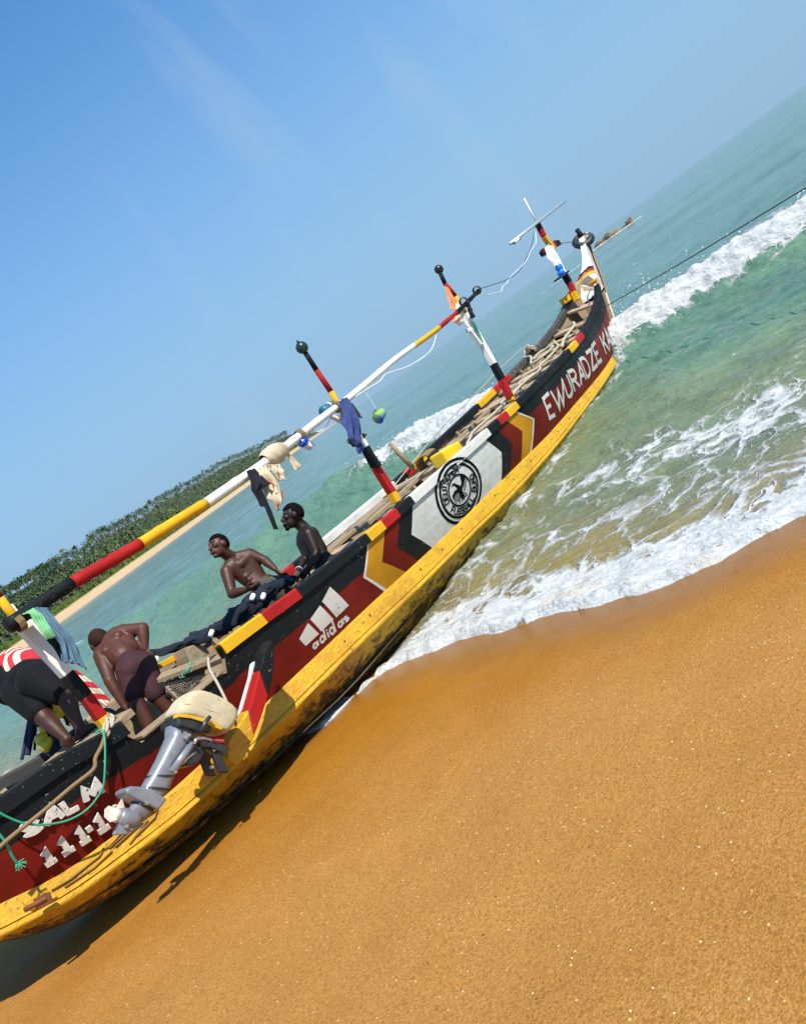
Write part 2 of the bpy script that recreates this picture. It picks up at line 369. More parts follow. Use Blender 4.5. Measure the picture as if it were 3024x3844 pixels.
stops = [(0,(.36,.24,.09)),(.12,(.26,.22,.09)),(.30,(.19,.235,.12)),(.45,(.135,.25,.16)),(.58,(.12,.235,.175)),(.75,(.13,.235,.205)),(1,(.145,.235,.21))]
cr.elements[0].position = 0; cr.elements[0].color = stops[0][1]+(1,); cr.elements[1].position = 1; cr.elements[1].color = stops[-1][1]+(1,)
for p, c in stops[1:-1]: el = cr.elements.new(p); el.color = c+(1,)
co = tw.co(); wob = tw.n('ShaderNodeTexNoise', {'Vector': co, 'Scale': 1.1, 'Detail': 4.}); wob2 = tw.n('ShaderNodeTexNoise', {'Vector': co, 'Scale': 5., 'Detail': 3.})
dv = tw.n('ShaderNodeVectorMath', {0: wob.outputs['Color'], 1: (1.1,1.1,0)}, operation='MULTIPLY'); dv2 = tw.n('ShaderNodeVectorMath', {0: wob2.outputs['Color'], 1: (.30,.30,0)}, operation='MULTIPLY')
pv = tw.n('ShaderNodeVectorMath', {0: co, 1: dv.outputs[0]}, operation='ADD'); pv = tw.n('ShaderNodeVectorMath', {0: pv.outputs[0], 1: dv2.outputs[0]}, operation='ADD')
vo = tw.n('ShaderNodeTexVoronoi', {'Vector': pv.outputs[0], 'Scale': 2.1}, feature='DISTANCE_TO_EDGE').outputs['Distance']
vo2 = tw.n('ShaderNodeTexVoronoi', {'Vector': pv.outputs[0], 'Scale': 6.5}, feature='DISTANCE_TO_EDGE').outputs['Distance']
fn = tw.noise(14, 5, .7); patch = tw.noise(1.6, 4, .6)
# foam threads along the cell walls, closing to a full sheet as the foam value rises
ln = tw.math('MINIMUM', vo, tw.math('ADD', tw.math('MULTIPLY', vo2, 1.7), .03))
ln = tw.math('ADD', ln, tw.math('MULTIPLY', tw.math('SUBTRACT', fn, .5), .22)); ln = tw.math('ADD', ln, tw.math('MULTIPLY', tw.math('SUBTRACT', patch, .5), .34))
thr = tw.math('MULTIPLY', tw.math('POWER', fo, 1.5), .56)
fm_ = tw.math('SUBTRACT', thr, ln); fmask = tw.rng(fm_, -.015, .085)
fmask = tw.math('MULTIPLY', fmask, tw.rng(fo, .03, .16))
colw = tw.mix(tw.rng(tw.noise(.9, 4), .35, .7, 0, .30), rp.outputs[0], (.035,.10,.095)); colw = tw.mix(tw.rng(tw.noise(.10, 6, .7, tw.co((1.6,.45,1))), .48, .68, 0, .45), colw, (.030,.105,.10))  # long dark streaks in the colour stand in for shaded wave faces
# grey mottling paints the shading of foam lumps; also a little sand-stained body
fcol = tw.mix(tw.rng(tw.noise(8, 4), .3, .75, 0, .5), (.60,.61,.60), (.30,.335,.325))
fcol = tw.mix(tw.math('MULTIPLY', tw.rng(tw.noise(2.3, 3), .55, .75, 0, .8), tw.rng(tone, .16, .02)), fcol, (.55,.42,.26))
cw = tw.mix(fmask, colw, fcol)
r1 = tw.noise(3.2, 4, .6, tw.co((1.5,.8,1))); r2 = tw.noise(9, 5, .7, tw.co((1.7,.55,1)), .6); r3 = tw.noise(.55, 4, .6, tw.co((1.6,.6,1))); r4 = tw.noise(.14, 5, .65, tw.co((1.5,.5,1)))
rr2 = tw.math('SUBTRACT', 1., tw.math('MULTIPLY', tw.math('ABSOLUTE', tw.math('SUBTRACT', r2, .5)), 3.)); bh = tw.math('ADD', tw.math('MULTIPLY', r1, .9), tw.math('MULTIPLY', rr2, .16)); bh = tw.math('ADD', bh, tw.math('MULTIPLY', r3, 3.0)); bh = tw.math('ADD', bh, tw.math('MULTIPLY', r4, 9.))
b1 = tw.bump(bh, .85, .13)
tw.bump(tw.math('MULTIPLY', tw.math('ADD', fmask, tw.math('MULTIPLY', fn, .9)), fmask), .7, .03, b1)
M_sea = tw.fin(cw, tw.rng(fmask, 0, 1, .10, .85), Specular_IOR_Level=tw.rng(fmask, 0, 1, .40, .12), IOR=1.33)
xs = graded(1.1, 1.3, 15.5, 9000, .045, 1.07); ys = graded(-9000, -6.8, 9.0, 9000, .055, 1.05)
grid_obj('sea', xs[xs > 1.1], ys, sea_h, M_sea, {'foam': lambda x, y, z: foam_raw(x, y), 'tone': sea_tone})

# loose spray thrown up where the wave meets the bow and along its lip
M_spray = plain('spray_white', (.7,.72,.72), .3, .03)
mb = MB()
def drop(c, r): mb.add([(c[0]+r,c[1],c[2]),(c[0]-r,c[1],c[2]),(c[0],c[1]+r,c[2]),(c[0],c[1]-r,c[2]),(c[0],c[1],c[2]+r*1.2),(c[0],c[1],c[2]-r*1.2)],
                       [(0,2,4),(2,1,4),(1,3,4),(3,0,4),(2,0,5),(1,2,5),(3,1,5),(0,3,5)])
rnd = random.Random(3)
for k in range(420):
    if k < 170:
        y = rnd.gauss(-.9, .8); x = 12.4 + rnd.gauss(0, .5) ; h = abs(rnd.gauss(0, .30))
    else:
        y = rnd.uniform(-5, 8); x = float(crest_x(y)) + rnd.gauss(.1, .2); h = abs(rnd.gauss(0, .07))
    drop((x, y, float(sea_h(np.array(x), np.array(y)))+.03+h), rnd.choice([.005,.006,.008,.010,.016])*(1 if h < .35 else .8))
for k in range(90):
    y = rnd.uniform(30, 42); x = float(crest_x(y)) + rnd.gauss(0, .4); drop((x, y, .55+abs(rnd.gauss(0, .35))), rnd.uniform(.02,.06))
sp = mb.build('sea_spray', M_spray, smooth=True); tag(sp, 'white spray drops thrown up by the breaking wave at the bow', 'spray', kind='stuff')

# ------------------------------------------------------------------ far headland across the bay
hd = curve([30,41.8,45,50,55,60,65,70,90],[1700,1500,1330,1080,830,600,540,500,420])        # distance of its waterline by bearing
htop = curve([30,42.9,44.6,45.1,47.6,50.1,52.3,54.2,55,56.2,58.5,60,61.3,62,63.7,64.8,66.8,70,90],
             [-.1,.1,1.0,1.35,2.05,2.65,2.8,3.05,3.15,3.15,3.35,3.6,3.25,3.45,3.7,3.75,3.9,4.0,4.0])  # skyline, degrees
EYE = np.array([-1.749,-5.907])
def polar(b, e):
    r = hd(b) + e; a = np.radians(b); return EYE[0]+r*np.cos(a), EYE[1]+r*np.sin(a)
def land_z(b, e):
    d = hd(b); tree = 9.5*sst(44, 48, b); ridge = np.maximum((d+150)*np.tan(np.radians(htop(b))) + 2 - tree, 2.5)
    beach = np.interp(e/(d/560), [-60,-8,0,12,30,45], [-4,-.4,0,2.1,4.9,6.3]) * sst(41, 47, b)**.5
    up = sst(35, 150, e/(d/560)); z = beach + (ridge-6.3)*up*(ridge > 6.3)
    return z + (fbm(b*3, e*.05, 4, 140)-.5)*3*up
th_ = NT('headland_ground')
sep = th_.attr('inland'); nz = th_.noise(.11, 5)
gc = th_.mix(th_.rng(nz, .35, .65), (.05,.085,.022), (.16,.21,.05)); dk = th_.mix(th_.rng(nz, .35, .65), (.018,.034,.012), (.038,.065,.02))
sandc = th_.mix(th_.rng(th_.noise(.3, 4), .3, .7), (.50,.35,.19), (.42,.29,.15)); wets = (.36,.27,.2)
c_ = th_.mix(th_.rng(sep, 2.5, 7), wets, sandc); c_ = th_.mix(th_.rng(th_.math('ADD', sep, th_.math('MULTIPLY', nz, 16)), 42, 46), c_, gc); c_ = th_.mix(th_.rng(sep, 52, 66), c_, dk)
M_head = th_.fin(c_, .95)
bs = np.linspace(40, 84, 200); es = np.array([-60,-30,-12,-5,-2,0,1,2.5,4,7,12,18,24,30,36,42,50,58,66,76,88,100,115,130,150,175,210,260,330])
X0 = {}
def pz(B, E): return land_z(B, E*hd(B)/560)
o = grid_obj('headland', bs, es, pz, M_head, {'inland': lambda B, E, z: E})
me = o.data; cv = np.empty(len(me.vertices)*3); me.vertices.foreach_get('co', cv); cv = cv.reshape(-1,3)
xw, yw = polar(cv[:,0], cv[:,1]*hd(cv[:,0])/560); cv[:,0] = xw; cv[:,1] = yw; me.vertices.foreach_set('co', cv.ravel()); me.flip_normals(); me.update()
# surf line at the foot of the headland
mb = MB(); pb = []
for b in np.arange(41.9, 84, .12):
    w = (2.2 + 5*vn(b*2.7, 0., 7)**2)*hd(b)/560*(1 if b < 60 else .8)
    x0, y0 = polar(b, -w-1); x1, y1 = polar(b, .8); pb += [[(x0,y0,.12),(x1,y1,.16)]]
for i in range(len(pb)-1): mb.add([pb[i][0],pb[i+1][0],pb[i+1][1],pb[i][1]], [(0,1,2,3)])
M_surf = plain('surf_white', (.66,.67,.66), .8, .1, scale=.4)
tag(mb.build('surf_line', M_surf), 'thin white line of surf along the foot of the far beach', 'surf', kind='stuff')

def leafm(name, a, b, tr=.35):
    t = NT(name); r = t.n('ShaderNodeObjectInfo').outputs['Random']; nz = t.noise(1.2, 3)
    c = t.mix(t.rng(t.math('ADD', t.math('MULTIPLY', r, .6), t.math('MULTIPLY', nz, .5)), .2, .85), a, b)
    return t.fin(c, .55, Specular_IOR_Level=.35)
M_palm = leafm('palm_leaf', (.030,.060,.016), (.115,.15,.042)); M_bl = leafm('broad_leaf', (.018,.050,.020), (.050,.095,.032)); M_trunk = plain('palm_trunk', (.28,.23,.17), .9)
def palm_geo(mb, rnd, base=(0,0,0), h=9., R=3.6, nf=20, seg=4):
    bx, by, bz = base; lx, ly = rnd.uniform(-1.2,1.2), rnd.uniform(-1.2,1.2)
    pts = [(bx+lx*t*t, by+ly*t*t, bz-1+(h+1)*t) for t in (0,.35,.7,1)]
    mb.tube(pts, [.22,.17,.14,.12], 5, 1, cap=False)
    tx, ty, tz = pts[-1]
    for k in range(nf):
        a = 2*math.pi*k/nf*2.4 + rnd.uniform(-.3,.3); el = rnd.uniform(-.35, 1.15); L = R*rnd.uniform(.8,1.1); prev = None
        for s in range(seg+1):
            t = s/seg; out = L*t*math.cos(el*(1-.25*t)); zz = tz + L*t*math.sin(el) - L*.62*t*t*(1.1-.35*math.sin(el)); w = .55*math.sin(math.pi*min(1, .12+.88*t))**.7*(1-.25*t) + .03
            c = (tx+math.cos(a)*out, ty+math.sin(a)*out); px_, py_ = -math.sin(a)*w, math.cos(a)*w
            cur = [(c[0]+px_, c[1]+py_, zz-.28*w), (c[0], c[1], zz+.1), (c[0]-px_, c[1]-py_, zz-.28*w)]
            if prev: mb.add(prev+cur, [(0,1,4,3),(1,2,5,4)], 0)
            prev = cur
def broad_geo(mb, rnd, base=(0,0,0), h=9., R=4.5, n=120):
    bx, by, bz = base
    mb.tube([(bx,by,bz-1),(bx+.2,by,bz+h*.6)], [.35,.18], 5, 1, cap=False)
    for k in range(3): a = rnd.uniform(0, 6.28); mb.tube([(bx+.1,by,bz+h*.4),(bx+math.cos(a)*R*.5,by+math.sin(a)*R*.5,bz+h*.75)], [.14,.05], 4, 1, cap=False)
    cl = [(rnd.gauss(0,.42)*R, rnd.gauss(0,.42)*R, h*.7+rnd.gauss(0,.2)*R, rnd.uniform(.28,.5)*R) for _ in range(9)]
    for k in range(n):
        c = rnd.choice(cl); v = Vector((rnd.gauss(0,1), rnd.gauss(0,1), rnd.gauss(.2,.9))).normalized()
        p = Vector((bx+c[0], by+c[1], bz+c[2])) + v*c[3]; t1 = v.orthogonal().normalized(); t1.rotate(Matrix.Rotation(rnd.uniform(0,6.28), 3, v)); t2 = v.cross(t1); s = rnd.uniform(.35,.8)
        mb.add([p+t1*s, p+t2*s*.8+v*.2, p-t1*s, p-t2*s*.8-v*.15], [(0,1,2,3)], 0)
rnd = random.Random(11)
palm_meshes = []; broad_meshes = []
for k in range(5): mb = MB(); palm_geo(mb, rnd, h=rnd.uniform(7,10.5)); palm_meshes.append(mb.mesh('coconut_palm', [M_palm, M_trunk]))
for k in range(4): mb = MB(); broad_geo(mb, rnd); broad_meshes.append(mb.mesh('broadleaf_tree', [M_bl, M_trunk]))
cand = []
for e0 in (48, 53, 58, 63, 68, 74, 80, 86, 92, 99, 106, 113, 120, 127, 134, 142, 150, 158, 166):
    b = 43.6
    while b < 71:
        k = hd(b)/560; e = (e0 + rnd.uniform(-3.5,3.5))
        if not (e0 > 54 and b < 45.2): cand.append((b, e, e0))
        b += math.degrees((4.8 if e0 < 80 else 5.2)/hd(b)*rnd.uniform(.75,1.3)*(1 if b > 57 else 1.25))
cand.sort(key=lambda q: float(hd(q[0]))+q[1]*.2)
nb = npalm = 0; mbp = MB(); mbb = MB()
for b, e, e0 in cand:
    k = float(hd(b))/560; ee = e*k; x, y = polar(b, ee); z = float(land_z(np.array(b), np.array(ee)))
    is_b = rnd.random() < (0.02 if e0 < 60 else .12 if e0 < 85 else .75); s = rnd.uniform(.8,1.25)
    if b < 56: s *= 1.25
    if is_b and nb < 140:
        o = bpy.data.objects.new('broadleaf_tree', rnd.choice(broad_meshes)); COL.objects.link(o); nb += 1
        tag(o, 'dark green broadleaf tree on the hillside above the far palms', 'tree', 'broadleaf trees on the far headland'); o.location = (x,y,z); o.rotation_euler.z = rnd.uniform(0,6.28); o.scale = (s*.9,)*3
    elif (not is_b) and npalm < 300:
        o = bpy.data.objects.new('coconut_palm', rnd.choice(palm_meshes)); COL.objects.link(o); npalm += 1
        tag(o, 'coconut palm in the dense grove behind the far beach', 'palm tree', 'coconut palms on the far headland'); o.location = (x,y,z); o.rotation_euler.z = rnd.uniform(0,6.28); o.scale = (s,)*3
    elif is_b: broad_geo(mbb, rnd, (x,y,z), 9*s, 4.6*s, 44)
    else: palm_geo(mbp, rnd, (x,y,z), 9*s, 3.8*s, 11, 3)
if mbp.v: tag(mbp.build('far_palm_grove', [M_palm, M_trunk]), 'distant end of the palm grove merging into one green mass', 'grove', kind='stuff')
if mbb.v: tag(mbb.build('far_woodland', [M_bl, M_trunk]), 'distant wooded ridge merging into one dark green mass', 'woodland', kind='stuff')
# low scrub at the top of the far beach
mb = MB()
for k in range(3200):
    b = rnd.uniform(45, 71); kk = float(hd(b))/560; e = rnd.uniform(42,54)*kk; x, y = polar(b, e); z = float(land_z(np.array(b), np.array(e))); s = rnd.uniform(.8,2.6)*kk
    for q in range(3):
        a = rnd.uniform(0,6.28); c, sn = math.cos(a)*s, math.sin(a)*s
        mb.add([(x-c,y-sn,z-.2),(x+c,y+sn,z-.2),(x+c*.6,y+sn*.6,z+s*rnd.uniform(.7,1.3)),(x-c*.7,y-sn*.7,z+s*rnd.uniform(.7,1.3))], [(0,1,2,3)])
tag(mb.build('beach_scrub', leafm('scrub_leaf', (.06,.10,.02), (.17,.22,.05))), 'low bright green scrub along the top of the far beach', 'scrub', kind='stuff')

# rocks standing out of the sea beyond the bow
M_rock = NT('sea_rock'); _n = M_rock.noise(.9, 6, .65); _n2 = M_rock.noise(.35, 4)
M_rock.bump(_n, .8, .25); _c = M_rock.mix(M_rock.rng(_n, .35, .65), (.07,.05,.035), (.17,.12,.07)); M_rock = M_rock.fin(M_rock.mix(M_rock.rng(_n2, .5, .65), _c, (.26,.20,.10)), .9)
def rock(name, label, b, dist, L, W, Hh, seed):
    a = math.radians(b); cx, cy = EYE[0]+dist*math.cos(a), EYE[1]+dist*math.sin(a); rt = Vector((math.sin(a), -math.cos(a), 0)); fw = Vector((math.cos(a), math.sin(a), 0)); mb = MB(); rs = []
    for i in range(19):
        t = i/18; rr = []
        for j in range(16):
            an = math.pi*j/15; prof = max(.02, math.sin(math.pi*t))**.6*(.62+.5*mnoise.noise(Vector((t*4, seed, 0))))
            n = 1+.28*mnoise.noise(Vector((t*5+seed, j*.5, seed*2.)))
            p = Vector((cx, cy, 0)) + rt*(t-.5)*L + fw*(-math.cos(an))*W/2*prof*n; p.z = -.4 + (Hh+.4)*math.sin(an)**.8*prof*n; rr.append(p)
        rs.append(rr)
    mb.rings(rs, 0, True, False)
    return tag(mb.build(name, M_rock, base=(cx,cy,0), smooth=True), label, 'rock')
rock('sea_rock', 'long brown rock awash nearest the tyre on the stem', 19.45, 152, 6.2, 3.6, 2.0, 3)
rock('sea_rock', 'smaller pale-topped rock at the seaward end of the reef', 17.85, 150, 3.4, 2.4, 1.6, 8)
mb = MB()
for i in range(38):
    b0 = 20.75 - i*.1; w = .5+1.4*vn(b0*3, 1., 3)+.5*math.exp(-((b0-18.5)/.5)**2)
    pp = []
    for bb in (b0, b0-.1):
        a = math.radians(bb); ww = (.03+.38*float(vn(bb*5, 1., 3))**2)*(1 if bb > 17.3 else .45); 
        for dd in (147.6-ww*2.2, 148.4): pp.append((EYE[0]+dd*math.cos(a), EYE[1]+dd*math.sin(a), .05 if dd < 148 else .09+.15*ww))
    mb.add(pp, [(0,2,3,1)])
tag(mb.build('reef_foam', M_surf), 'white water breaking along the reef rocks', 'foam', kind='stuff')
mb = MB()
for (b0, b1, dd, w) in [(23.2,24.3,95,.40),(24.5,25.0,90,.25),(25.6,26.0,84,.2),(21.6,23.0,99,.5)]:
    for i in range(8):
        q = []
        for t in (i/8, (i+1)/8):
            bb = b0+(b1-b0)*t; a = math.radians(bb); ww = w*math.sin(math.pi*min(.97,max(.03,t)))*(.6+.8*float(vn(bb*9, 2., 4)))+.03
            for d2 in (dd-ww*2, dd+ww): q.append((EYE[0]+d2*math.cos(a), EYE[1]+d2*math.sin(a), .20))
        mb.add(q, [(0,2,3,1)])
tag(mb.build('whitecap', M_surf), 'scattered thin whitecaps on the open sea behind the bow mast', 'whitecaps', kind='stuff')

# ------------------------------------------------------------------ the canoe
canoe = thing('fishing_canoe', 'long painted wooden fishing canoe beached with its bow in the surf', 'boat', (4, 0, 0))

def hull_pt(u, v, off=.003):
    """point on the painted starboard side; v above 1 runs on to the outer face of the rail"""
    x, y, z = (float(c) for c in side(u, min(v, 1.)))
    if v > 1:
        h = float(zr(x))-.095-float(zj(u)); z += (v-1)*h; y -= .026
        off = max(off, .003)
    e = 1e-3
    a = np.array(side(u+e, min(v,.99)))-np.array(side(u-e, min(v,.99))); b = np.array(side(u, min(v,.99)+.01))-np.array(side(u, min(v,.99)-.01))
    n = np.cross(a, b); n /= np.linalg.norm(n)
    if n[1] > 0: n = -n
    return Vector((x+n[0]*off, y+n[1]*off, z+n[2]*off))

# --- painted chevrons: lines across the side (aft to forward), as (u, v)
CH = [[(3.254, 1.006), (3.002, 0.536), (3.191, -0.005)],
      [(3.274, 1.005), (3.037, 0.521), (3.239, -0.021)],
      [(3.524, 0.971), (3.304, 0.524), (3.565, 0.009)],
      [(3.789, 0.961), (3.572, 0.542), (3.784, 0.035)],
      [(4.065, 1.013), (3.839, 0.546), (4.075, 0.013)],
      [(5.797, 0.964), (5.98, 0.518), (5.79, 0.052)],
      [(6.11, 0.975), (6.291, 0.505), (6.042, 0.019)],
      [(6.414, 0.964), (6.634, 0.538), (6.364, 0.017)],
      [(6.702, 0.953), (7.013, 0.562), (6.685, 0.055)],
      [(6.741, 0.953), (7.056, 0.549), (6.712, 0.017)]]
CHC = [None, 'W', 'Y', 'R', 'K', 'W', 'K', 'R', 'Y', 'W', None]
def ch_u(line, v):
    (a, b, c) = line
    if v >= b[1]: p, q = a, b
    else: p, q = b, c
    return p[0] + (q[0]-p[0])*(v-p[1])/(q[1]-p[1])
SLOT = {'K': 0, 'R': 1, 'Y': 2, 'W': 3, 'wood': 4}
PAINTS = [M_blk, M_red, M_yel, M_wht, M_wood]
def zone(u, v):
    k = sum(1 for l in CH if u > ch_u(l, v)); c = CHC[k]
    if c: return SLOT[c]
    return SLOT['K'] if v > (.695 if k else .62) else SLOT['R']
def notch(u):   # the rail and top of the side are cut away where the motor bracket stands
    return .22*float(sst(.50, .56, u)*sst(1.42, 1.36, u))
def strake(v0, v1, u0, u1, name, off, sidesign=-1):
    bm = bmesh.new(); us = np.arange(u0, u1+.001, .16); us[-1] = u1; vs = np.linspace(v0, v1, 5)
    g = [[bm.verts.new((u, v, 0)) for v in vs] for u in us]
    for i in range(len(us)-1):
        for j in range(4): bm.faces.new((g[i][j], g[i+1][j], g[i+1][j+1], g[i][j+1]))
    if sidesign < 0:
        def cut(p, q, lo, hi):
            d = Vector((q[0]-p[0], q[1]-p[1], 0)); n = Vector((-d.y, d.x, 0)).normalized()
            fs = [f for f in bm.faces if lo-.2 < f.calc_center_median().x < hi+.2]
            ge = list({e for f in fs for e in f.edges}) + list({w for f in fs for w in f.verts}) + fs
            bmesh.ops.bisect_plane(bm, geom=ge, plane_co=Vector((p[0], p[1], 0)), plane_no=n, dist=1e-5)
        cut((-3,.62), (20,.62), -3, 3.4); cut((-3,.695), (20,.695), 6.3, 20)
        for l in CH:
            for p, q in ((l[0], l[1]), (l[1], l[2])): cut(p, q, min(w[0] for w in l), max(w[0] for w in l))
        for uu in (.50,.56,1.36,1.42): cut((uu,0), (uu,1), uu, uu)
    for f in bm.faces:
        c = f.calc_center_median(); f.material_index = zone(c.x, c.y) if sidesign < 0 else 4
    # thickness: inner skin and edges of bare timber
    outer = list(bm.faces); ret = bmesh.ops.duplicate(bm, geom=outer); vm = {}
    for k, w in ret['vert_map'].items():
        vm[k] = w
    inner_v = {w for k, w in ret['vert_map'].items() if k in set(v for f in outer for v in f.verts)}
    ov = set(v for f in outer for v in f.verts)
    bedges = [e for e in bm.edges if e.verts[0] in ov and e.verts[1] in ov and len(e.link_faces) == 1]
    mp = {k: w for k, w in ret['vert_map'].items() if k in ov}
    for e in bedges:
        a, b = e.verts
        mi = e.link_faces[0].material_index
        try: f = bm.faces.new((a, b, mp[b], mp[a])); f.material_index = mi if (a.co.y < .99 and b.co.y < .99) else 4
        except ValueError: pass
    for f in bm.faces:
        if all(w not in ov for w in f.verts): f.material_index = 4; f.normal_flip()
    inn = set(mp.values())
    for w in bm.verts:
        u, v = w.co.x, w.co.y
        vv = v - notch(u)*float(sst(.5, 1, v)) if sidesign < 0 else v
        p = hull_pt(u, min(vv, 1.), off + (.0012*mnoise.noise(Vector((u*2.3, v*5, 1))) if w not in inn else -.045))
        y = p.y; z = p.z
        if sidesign > 0: y = -y; z += port_lift(p.x)*v
        w.co = Vector((p.x-4, y, z))
    bmesh.ops.recalc_face_normals(bm, faces=bm.faces)
    me = bpy.data.meshes.new(name); bm.to_mesh(me); bm.free()
    for m in PAINTS: me.materials.append(m)
    o = bpy.data.objects.new(name, me); COL.objects.link(o); o.parent = canoe; o['_b'] = (4,0,0)
    return o
def port_lift(x): return float(np.interp(x, [-2,6,9.5,12.5], [0,.02,.10,.17]))
o = strake(0, .36, -.98, 12.33, 'lower_strake', .0012); o['label'] = 'rough-hewn lower side plank with worn paint'
strake(.36, 1, -.98, 12.33, 'upper_strake', 0.)
strake(0, 1, -.98, 12.33, 'port_side_plank', 0., 1)

# --- dug-out log that forms the bottom: yellow flank, bead moulding, belly dark with stains and shade put into its colour
ty = NT('log_yellow_paint')
dn = ty.attr('belly'); g = ty.noise(7, 6, .7, ty.co((2.,9,9), (0,.5,0))); sc1 = ty.noise(4.2, 5, .6); fl = ty.noise(26, 6, .75, ty.co((.8,1,1.4))); stq = ty.noise(13, 6, .75, ty.co((.6,1,1)))
cc = ty.mix(ty.rng(g, .38, .66), (.66,.385,.008), (.50,.25,.006)); cc = ty.mix(ty.rng(sc1, .48, .70, 0, .7), cc, (.36,.16,.008))
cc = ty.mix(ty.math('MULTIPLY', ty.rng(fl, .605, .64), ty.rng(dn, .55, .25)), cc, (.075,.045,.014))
cc = ty.mix(ty.math('MULTIPLY', ty.rng(ty.noise(19, 5, .7), .66, .68), ty.rng(sc1, .5, .62)), cc, (.72,.68,.56))
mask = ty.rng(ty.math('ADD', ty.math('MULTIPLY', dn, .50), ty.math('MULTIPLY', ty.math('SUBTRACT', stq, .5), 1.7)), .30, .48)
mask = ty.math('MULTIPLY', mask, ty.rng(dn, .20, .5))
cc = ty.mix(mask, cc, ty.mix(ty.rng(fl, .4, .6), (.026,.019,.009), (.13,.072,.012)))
ty.bump(ty.math('ADD', g, ty.math('MULTIPLY', fl, .6)), .75, .014)
M_log = ty.fin(cc, ty.rng(dn, 0, 1, .48, .62))
def log_section(x, sgn):
    J, M, Bm = float(zj(x)), float(zm(x)), float(zb(x)); hj = float(hbJ(x)); k = min(1., hj/.3)
    hm = hj+.062*k; hbm = hj*.66; h = J-M
    nz = .006*mnoise.noise(Vector((x*3, 0, 5)))
    pr = [(hj-.05, J-.03, 0), (hj-.045, J+.004, 0), (hj+.012*k, J+.004, 0), (hj+.022*k, J-.012, 0), (hj+.034*k, J-.45*h, .02), (hm-.008*k, M+.048, .05), (hm-.020*k, M+.040, .1), (hm+.004*k, M+.028, .1),
          (hm+.010*k, M+.010, .12), (hm-.002*k, M-.006, .45), (hm-.05*k, M-.07*(M-Bm)/.35-.02, .7), (hj*.90, Bm+.52*(M-Bm), .9), (hj*.77, Bm+.24*(M-Bm), 1.), (hj*.62, Bm+.02, 1.), (hj*.35, Bm-.015, 1.), (0, Bm-.03, 1.)]
    return [(x, sgn*(y+nz+.004*mnoise.noise(Vector((x*7, i*.9, 2)))), z, b) for i, (y, z, b) in enumerate(pr)]
xs_ = np.concatenate([np.arange(-.98, 12.2, .09), [12.25, 12.33]])
for sgn, nm in ((-1, 'log_hull'),):
    mb = MB(); rings = []; bel = []
    for x in xs_:
        a = log_section(x, -1); b = log_section(x, 1); ring = a + list(reversed(b[:-1])); rings.append([q[:3] for q in ring]); bel += [q[3] for q in ring]
    mb.rings(rings, 0, False, False)
    lo = mb.build('log_hull', M_log, canoe, smooth=True); at = lo.data.attributes.new('belly', 'FLOAT', 'POINT'); at.data.foreach_set('value', np.array(bel, np.float32))
    lo['label'] = 'yellow dug-out log bottom with dark stains and painted shade towards the keel'
    md = lo.modifiers.new('edge', 'EDGE_SPLIT'); md.split_angle = 1.0
mb = MB(); fl_ = []
for x in np.arange(-.9, 12.3, .3):
    w = float(hbJ(x))-.035; z = max(float(zb(x))+.10, .10 if x < 6 else .10+.02*(x-6)); fl_.append([(x,-w,z),(x,-w*.4,z-.03),(x,w*.4,z-.03),(x,w,z)])
mb.rings(fl_, 0, False, False); mb.build('floor', M_dkwood, canoe, smooth=True)  # floor coloured dark to stand in for deep shade inside the hull
mb = MB(); mb.add([tuple(q[:3]) for q in log_section(-.98,-1)] + [tuple(q[:3]) for q in reversed(log_section(-.98,1)[:-1])], [tuple(range(31))]); mb.box((-1.02,-.10,.85),(-.97,.10,1.42)); mb.build('stern_board', M_blk, canoe)

# --- gunwale rails, one part per painted length
def rail(x0, x1, mat, sgn=-1, name='gunwale_rail', hgt=.095, th=.11, taper0=0., taper1=0.):
    mb = MB(); rs = []
    n = max(2, int((x1-x0)/.1)+1)
    for i in range(n+1):
        t = i/n; x = x0+(x1-x0)*t; y = float(hbG(x))+.025; z = float(zr(x)) + (port_lift(x) if sgn > 0 else 0)
        jit = .0015*mnoise.noise(Vector((x*4, sgn, 0))); h = hgt; b = .012
        if taper0 and t < .25: h = hgt*(taper0+(1-taper0)*t/.25)
        yo = sgn*(y+jit); yi = sgn*(y-th+jit)
        rs.append([(x,yo,z-h),(x,yo,z-b),(x,yo-sgn*b,z+jit),(x,yi+sgn*b,z+jit-.004),(x,yi,z-b-.004),(x,yi,z-h)])
    mb.rings(rs, 0, True)
    return mb.build(name, mat, canoe)
cut = [-0.271, 0.530, 1.432, 1.874, 2.283, 3.292, 3.546, 3.807, 4.080,
       5.917, 6.215, 6.480, 6.805, 9.116, 9.559, 10.02, 12.55]
g = .0015
rail(-.98, cut[1], M_blk, hgt=.11, th=.12)
for a, b, m in ((cut[2],cut[3],M_yel2),(cut[3],cut[4],M_red2),(cut[4],cut[5],M_blk),(cut[5],cut[6],M_yel2),(cut[6],cut[7],M_red2),(cut[7],cut[8],M_blk),(cut[8],cut[9],M_wht),(cut[9],cut[10],M_blk),
                (cut[10],cut[11],M_red2),(cut[11],cut[12],M_yel2),(cut[12],cut[13],M_blk),(cut[13],cut[14],M_yel2),(cut[14],cut[15],M_red2),(cut[15],cut[16],M_blk)):
    rail(a+g, b-g, m)
M_oldrail = paint('weathered_black_rail', (.06,.06,.058), (.45,.38,.25), .58, .7, .4)
for a, b, m in ((-.98,.9,M_oldrail),(.9,3.15,M_wood),(3.15,3.5,M_yel2),(3.5,3.78,M_red2),(3.78,4.25,M_blk),(4.25,5.95,M_wht),(5.95,6.25,M_blk),(6.25,6.45,M_red2),(6.45,6.8,M_yel2),(6.8,8.5,M_blk),(8.5,9.05,M_yel2),(9.05,9.6,M_red2),(9.6,12.55,M_oldrail)):
    rail(a+g, b-g, m, 1)
